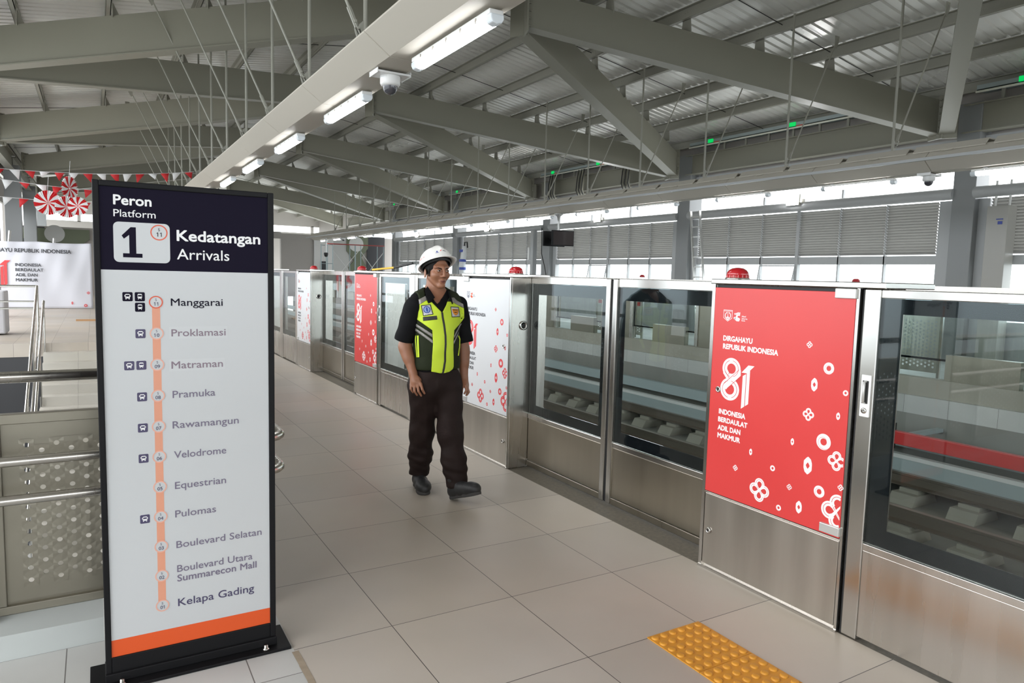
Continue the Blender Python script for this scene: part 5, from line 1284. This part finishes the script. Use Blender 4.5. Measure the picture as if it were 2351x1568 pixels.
# ---- shirt
S_ = Field((-.40, -.26, .80), (.34, .30, 1.48), .005)
def trunk(f, g):
    f.ell(TP(0, .004, 1.19), (.163+g, .112+g, .20+g), TB, .03); f.ell(TP(0, .012, 1.0), (.158+g, .118+g, .19+g), TB, .05); f.ell(TP(0, .0, .88), (.160+g, .112+g, .10+g), TB, .05)
    f.cone(TP(-.135, -.005, 1.308), TP(.135, -.005, 1.308), .060+g, .060+g, .05)
    f.cone(TP(-.13, -.02, 1.335), TP(-.03, -.03, 1.385), .042+g, .045+g, .05); f.cone(TP(.13, -.02, 1.335), TP(.03, -.03, 1.385), .042+g, .045+g, .05)
NECK = [(-.150, 1.50), (-.098, 1.395), (-.075, 1.352), (-.055, 1.322), (-.040, 1.310), (-.028, 1.322), (-.010, 1.352), (.012, 1.395), (.06, 1.50)]
def vcut(f, poly, fmin=-.02):
    sl, X, Y, Z = f.win(f.lo-1, f.lo+f.n*f.h+1); k = (MD+Y)/MD
    m_ = inpoly(X/k, 1.515+(Z-1.515)/k, poly) & (((X-TC[0])*FD[0]+(Y-TC[1])*FD[1]) > fmin); f.F[m_] = np.maximum(f.F[m_], .004)
trunk(S_, 0)
slR, slL = AP(-.262, 1.055, -.045), AP(.146, 1.055, .10)
for sh, e_, r1, r2 in ((shR, slR, .066, .066), (shL, slL, .066, .060)):
    T = Field((-.40, -.26, .80), (.34, .30, 1.48), .005); T.cone(sh, e_+(e_-sh)*.3, r1, r2, 0); T.half(e_, e_-sh); S_.F = S_.F*0+np.where(True, np.minimum(S_.F, T.F), 0)
    T2 = S_.F
S_.half(TP(0, 0, .86), -UP)
sl, X, Y, Z = S_.win(S_.lo-1, S_.lo+9)
S_.F += (.0028*np.sin(46*Z+24*X+9*Y)*np.sin(31*X-22*Y+3*Z)).astype(np.float32)
vcut(S_, NECK, .0); 
# round neck hole at the top
S_.cone(HP(-.022, 0, -.06), TP(0, -.01, 1.33), .062, .066, .004, True)
shirt = S_.mesh('shirt', 'shirt', man, 1)
# collar: a standing band that opens at the front, with two folded points
mb = MB(); V = []; nC = 30
for j, (dz, dr) in enumerate(((0, .010), (.042, .0), (.046, .004), (.018, .020), (-.012, .034))):
    for i in range(nC+1):
        th = math.radians(35+290*i/nC)      # 0 = front
        c = TP(0, -.012+.006*dz, 1.352); rx = .070+dr
        fr_z = -.034*math.exp(-((abs(th-math.pi)-math.radians(145))/.55)**2)
        V.append(c+FD*math.cos(th)*rx*.95+LT*math.sin(th)*rx+UP*(dz+.012*(1-math.cos(th))/2+fr_z))
mb.add(W(np.array(V)), [(j*(nC+1)+i, j*(nC+1)+i+1, (j+1)*(nC+1)+i+1, (j+1)*(nC+1)+i) for j in range(4) for i in range(nC)], True)
co = mb.build('collar', 'shirt', man); co.modifiers.new('thick', 'SOLIDIFY').thickness = .003
# ---- vest
Vt = Field((-.34, -.26, .80), (.26, .30, 1.46), .005); trunk(Vt, .010)
Vt.half(TP(0, 0, .872), -UP)
for sgn, sh, e_ in ((-1, shR, slR), (1, shL, slL)): Vt.half(TP(sgn*.163, 0, 1.2), LT*sgn+UP*.06)
VN = [(-.118, 1.50), (-.116, 1.372), (-.108, 1.335), (-.088, 1.340), (-.038, 1.283), (-.030, 1.283), (-.008, 1.325), (.012, 1.372), (.02, 1.50)]
Z9 = lambda x, y: ((900+x*.12755-1020)*.00296+.002, 1.515-(660+y*.12755-627.5)*.00299)
VN = [Z9(*p) for p in ((560, -160), (610, 150), (640, 215), (720, 240), (900, 420), (925, 420), (985, 290), (1005, 230), (1050, 160), (1000, -160))]
sl, X, Y, Z = Vt.win(Vt.lo-1, Vt.lo+9); Vt.F += (.0022*np.sin(38*Z-17*X)*np.sin(27*X+19*Y+8*Z)).astype(np.float32)
VF = Field((-.34, -.26, .80), (.26, .30, 1.46), .005); VF.F = Vt.F.copy()
vcut(Vt, VN, -.01); Vt.cone(HP(-.022, 0, -.06), TP(0, -.01, 1.33), .07, .080, .004, True)
vest = Vt.mesh('vest', 'meshfab', man, 1); vest['label'] = 'dark mesh vest body with lime front'
def vp(name, polys, m, off, **k): return patch(name, [[Z9(*p) for p in q] for q in polys], VF, m, vest, off, **k)
def strip(pts, w_):
    pts = [np.array(p, float) for p in pts]; L, R_ = [], []
    for i, p in enumerate(pts):
        d = pts[min(i+1, len(pts)-1)]-pts[max(i-1, 0)]; d /= np.linalg.norm(d); nn = np.array([-d[1], d[0]])*w_/2; L.append(tuple(p+nn)); R_.append(tuple(p-nn))
    return L+R_[::-1]
ZIP = [(912, 430), (925, 520), (950, 640), (965, 740), (980, 850), (985, 1000), (978, 1150), (980, 1300), (962, 1430), (945, 1515)]
vp('lime_panel', [[(380, 388), (640, 220), (668, 282), (722, 252), (905, 428)]+[(x-10, y) for x, y in ZIP]+[(900, 1518), (738, 1490), (748, 1300), (762, 1000), (745, 750), (600, 650), (420, 530), (395, 470)]], 'hivis', .003)
vp('lime_panel', [[(922, 428), (985, 300), (1003, 240), (1050, 238), (1100, 250), (1180, 292), (1300, 348), (1306, 420), (1308, 520), (1240, 620), (1135, 742), (1125, 900), (1125, 1100), (1135, 1300), (1135, 1400), (1118, 1445), (1060, 1490), (985, 1512)]+[(x+10, y) for x, y in ZIP[::-1]]], 'hivis', .003)
vp('reflective_tape', [[(350, 292), (385, 380), (640, 216), (612, 150)]], 'tape', .004)
vp('reflective_tape', [[(1055, 170), (1100, 245), (1180, 290), (1298, 345), (1285, 275), (1170, 215), (1118, 165)]], 'tape', .004)
vp('reflective_tape', [[(408, 612), (410, 655), (580, 770), (747, 878), (747, 820), (580, 715)]], 'tape', .004)
vp('reflective_tape', [[(396, 690), (400, 735), (580, 860), (757, 988), (757, 930), (580, 805)]], 'tape', .004)
vp('reflective_tape', [[(1236, 632), (1266, 620), (1180, 800), (1140, 885), (1132, 848)]], 'tape', .004)
vp('reflective_tape', [[(1216, 765), (1203, 830), (1132, 992), (1128, 950)]], 'tape', .004)
vp('zip', [strip(ZIP, 34)], 'cable', .0045, step=.006)
vp('pocket_piping', [strip([(456, 850), (452, 920), (466, 1080), (482, 1240)], 15), strip([(492, 850), (497, 1000), (510, 1240)], 30), strip([(1212, 842), (1236, 900), (1234, 1050), (1214, 1200)], 18)], 'hivis', .0045, step=.006)
bd = vp('security_badge', [[(535, 315), (705, 293), (760, 470), (580, 505)]], 'cable', .005)
def bq(Q): # bilinear map inside a badge quad
    a, b, c, d = [np.array(q, float) for q in Q]
    return lambda x, y: tuple(a*(1-x)*(1-y)+b*x*(1-y)+c*x*y+d*(1-x)*y)
q1 = bq([(535, 315), (705, 293), (760, 470), (580, 505)]); q2 = bq([(1058, 325), (1205, 330), (1235, 505), (1085, 515)])
el = lambda q, cx, cy, rx, ry, n=18: [q(cx+rx*math.cos(6.283*k/n), cy+ry*math.sin(6.283*k/n)) for k in range(n)]
vp('badge_field', [[q1(.08, .07), q1(.92, .07), q1(.92, .93), q1(.08, .93)]], 'cloth', .0062, step=.006)
vp('badge_emblem', [el(q1, .5, .45, .36, .34)], M['blueprint'], .0072, step=.005)
vp('badge_emblem_ring', [el(q1, .5, .45, .27, .26)], mat('badge_pale_blue', (.30, .42, .66), .6), .0080, step=.005)
vp('badge_emblem_core', [el(q1, .5, .45, .10, .22)], M['blueprint'], .0086, step=.005)
vp('badge_strip', [[q1(.08, .82), q1(.92, .82), q1(.92, .95), q1(.08, .95)]], 'whiteprint', .0074, step=.005)
vp('name_tape', [[(575, 520), (820, 492), (830, 560), (582, 590)]], 'cable', .005)
vp('shield_badge', [[(1058, 325), (1205, 330), (1235, 505), (1085, 515)]], 'cable', .005)
vp('shield_badge_field', [[q2(.08, .07), q2(.92, .07), q2(.92, .93), q2(.08, .93)]], 'cloth', .0062, step=.006)
vp('shield_emblem', [[q2(*p) for p in ((.12, .22), (.88, .22), (.84, .52), (.72, .72), (.5, .86), (.28, .72), (.16, .52))]], mat('badge_orange', (.75, .27, .02), .6), .0072, step=.005)
vp('shield_bars', [[q2(.25, .30), q2(.75, .30), q2(.75, .36), q2(.25, .36)], [q2(.35, .52), q2(.65, .52), q2(.65, .58), q2(.35, .58)]], 'cable', .0082, step=.005)
# white lettering on the badge
vs, fs = glyph('SECURITY'); x0, x1 = vs[:, 0].min(), vs[:, 0].max()
fl2 = np.array([Z9(*q1(.12+.76*(x-x0)/(x1-x0), .93-.10*y/.75)) for x, y in vs])
kk = []
b_ = np.linspace(-.32, .25, 150); 
for a_, z_ in fl2:
    k_ = (MD+b_)/MD; P_ = np.stack([a_*k_, b_, 1.515+(z_-1.515)*k_], -1); s9 = VF.sample(P_); i_ = int(np.argmax(s9 < 0)); kk.append(P_[i_]+np.array([0, -.0125, 0]))
mb = MB(); mb.add(W(np.array(kk)), fs); mb.build('badge_lettering', 'cable', vest)
# collar points over the vest
patch('collar_points', [[Z9(*p) for p in q] for q in ([(604, 60), (640, 215), (668, 282), (778, 178), (700, 60), (650, -10)], [(1000, 40), (1030, 150), (1080, 280), (1096, 282), (1075, 200), (1020, 60)])], VF, 'shirt', man, .010, step=.008, thick=.003)
# epaulette on the right shoulder
mb = MB(); mb.add(W(np.array([TP(-.165, -.02, 1.372), TP(-.165, .02, 1.366), TP(-.085, .015, 1.398), TP(-.075, -.005, 1.405), TP(-.085, -.03, 1.402)])), [(0, 1, 2, 3, 4)]); mb.build('epaulette', 'shirt', man).modifiers.new('thick', 'SOLIDIFY').thickness = .004
# ---- trousers
Tr = Field((-.34, -.34, .02), (.30, .30, .92), .006)
Tr.ell(TP(0, .0, .84), (.160, .118, .09), TB, .03); Tr.ell(TP(-.02, -.005, .76), (.175, .125, .12), TB, .05); Tr.ell(TP(.105, .015, .755), (.075, .07, .10), TB, .05)
hemR, hemL = AP(-.148, .140, .145), AP(.118, .045, -.150)
for hip, kn, hem, r in ((TP(-.085, 0, .74), knR, hemR, (.100, .081, .074, .073)), (TP(.088, .02, .74), knL, hemL, (.100, .083, .076, .070))):
    T = Field((-.34, -.34, .02), (.30, .30, .92), .006); e_ = hem+(hem-kn)*.25; m_ = kn+(hem-kn)*.55
    T.chain([hip, kn, m_, e_], r, .05); d_ = hem-kn; T.half(hem, d_*np.array([.5, .5, 1])); 
    hh = np.clip(.5+.5*(Tr.F-T.F)/.035, 0, 1); Tr.F = Tr.F*(1-hh)+T.F*hh-.035*hh*(1-hh)
sl, X, Y, Z = Tr.win(Tr.lo-1, Tr.lo+9)
wr_ = .0045*np.sin(34*Z+20*X*np.sign(X+.03)+14*Y)*np.sin(17*Z-25*X+11*Y+1)+.004*np.exp(-((Z-.20)/.09)**2)*np.sin(95*Z+22*X)
crease = -.006*np.exp(-((X+.10)/.010)**2)*(Z < .7)*(X < -.02)
Tr.F += (wr_+crease*.5).astype(np.float32)
Tr.half(TP(0, 0, .905), UP)
Tr.mesh('trousers', 'trouser', man, 2)
# ---- shoes
def shoe(heel, yaw_, pitch, name):
    f0, l0_ = ROT(yaw_); f = f0*math.cos(pitch)+UP*math.sin(pitch); u = UP*math.cos(pitch)-f0*math.sin(pitch); Bs = np.array([f, l0_, u])
    P_ = lambda a, b, c: heel+f*a+l0_*b+u*c
    lo = np.min([P_(a, b, c) for a in (-.04, .32) for b in (-.08, .08) for c in (-.03, .2)], 0); hi = np.max([P_(a, b, c) for a in (-.04, .32) for b in (-.08, .08) for c in (-.03, .2)], 0)
    A = Field(lo, hi, .0045)
    A.chain([P_(.035, 0, .045), P_(.12, 0, .052), P_(.19, .004, .040), P_(.228, .004, .036)], [.042, .046, .048, .040], .02)
    A.cone(P_(.045, 0, .06), P_(.055, 0, .135), .045, .046, .03); A.ell(P_(.210, .004, .045), (.055, .049, .036), Bs, .02); A.half(P_(0, 0, .012), -u)
    A.half(P_(.05, 0, .145), u)
    so = A.mesh(name, 'shoe', man, 1)
    S2 = Field(lo, hi, .0045)
    for a, r in ((.035, .043), (.10, .042), (.17, .047), (.222, .045)): S2.cone(P_(a, .002, -.05), P_(a, .002, .08), r, r, .03)
    S2.half(P_(0, 0, .022), u); S2.half(P_(0, 0, 0), -u)
    o = S2.mesh('sole', 'sole', so, 1)
    mb = MB()
    for k in range(4):
        a = .10+.022*k; z = .105-.012*k
        mb.tube([tuple(W(P_(a, -.024, z-.008))), tuple(W(P_(a+.004, 0, z+.004))), tuple(W(P_(a, .024, z-.008)))], .0032, 6)
    mb.build('laces', 'cable', so)
shoe(AP(-.155, .06, .195)*np.array([1, 1, 0])+np.array([0, 0, .001]), math.radians(12), 0, 'shoe')
shoe(np.array([.082, -.148, .004]), math.radians(43), math.radians(19), 'shoe')
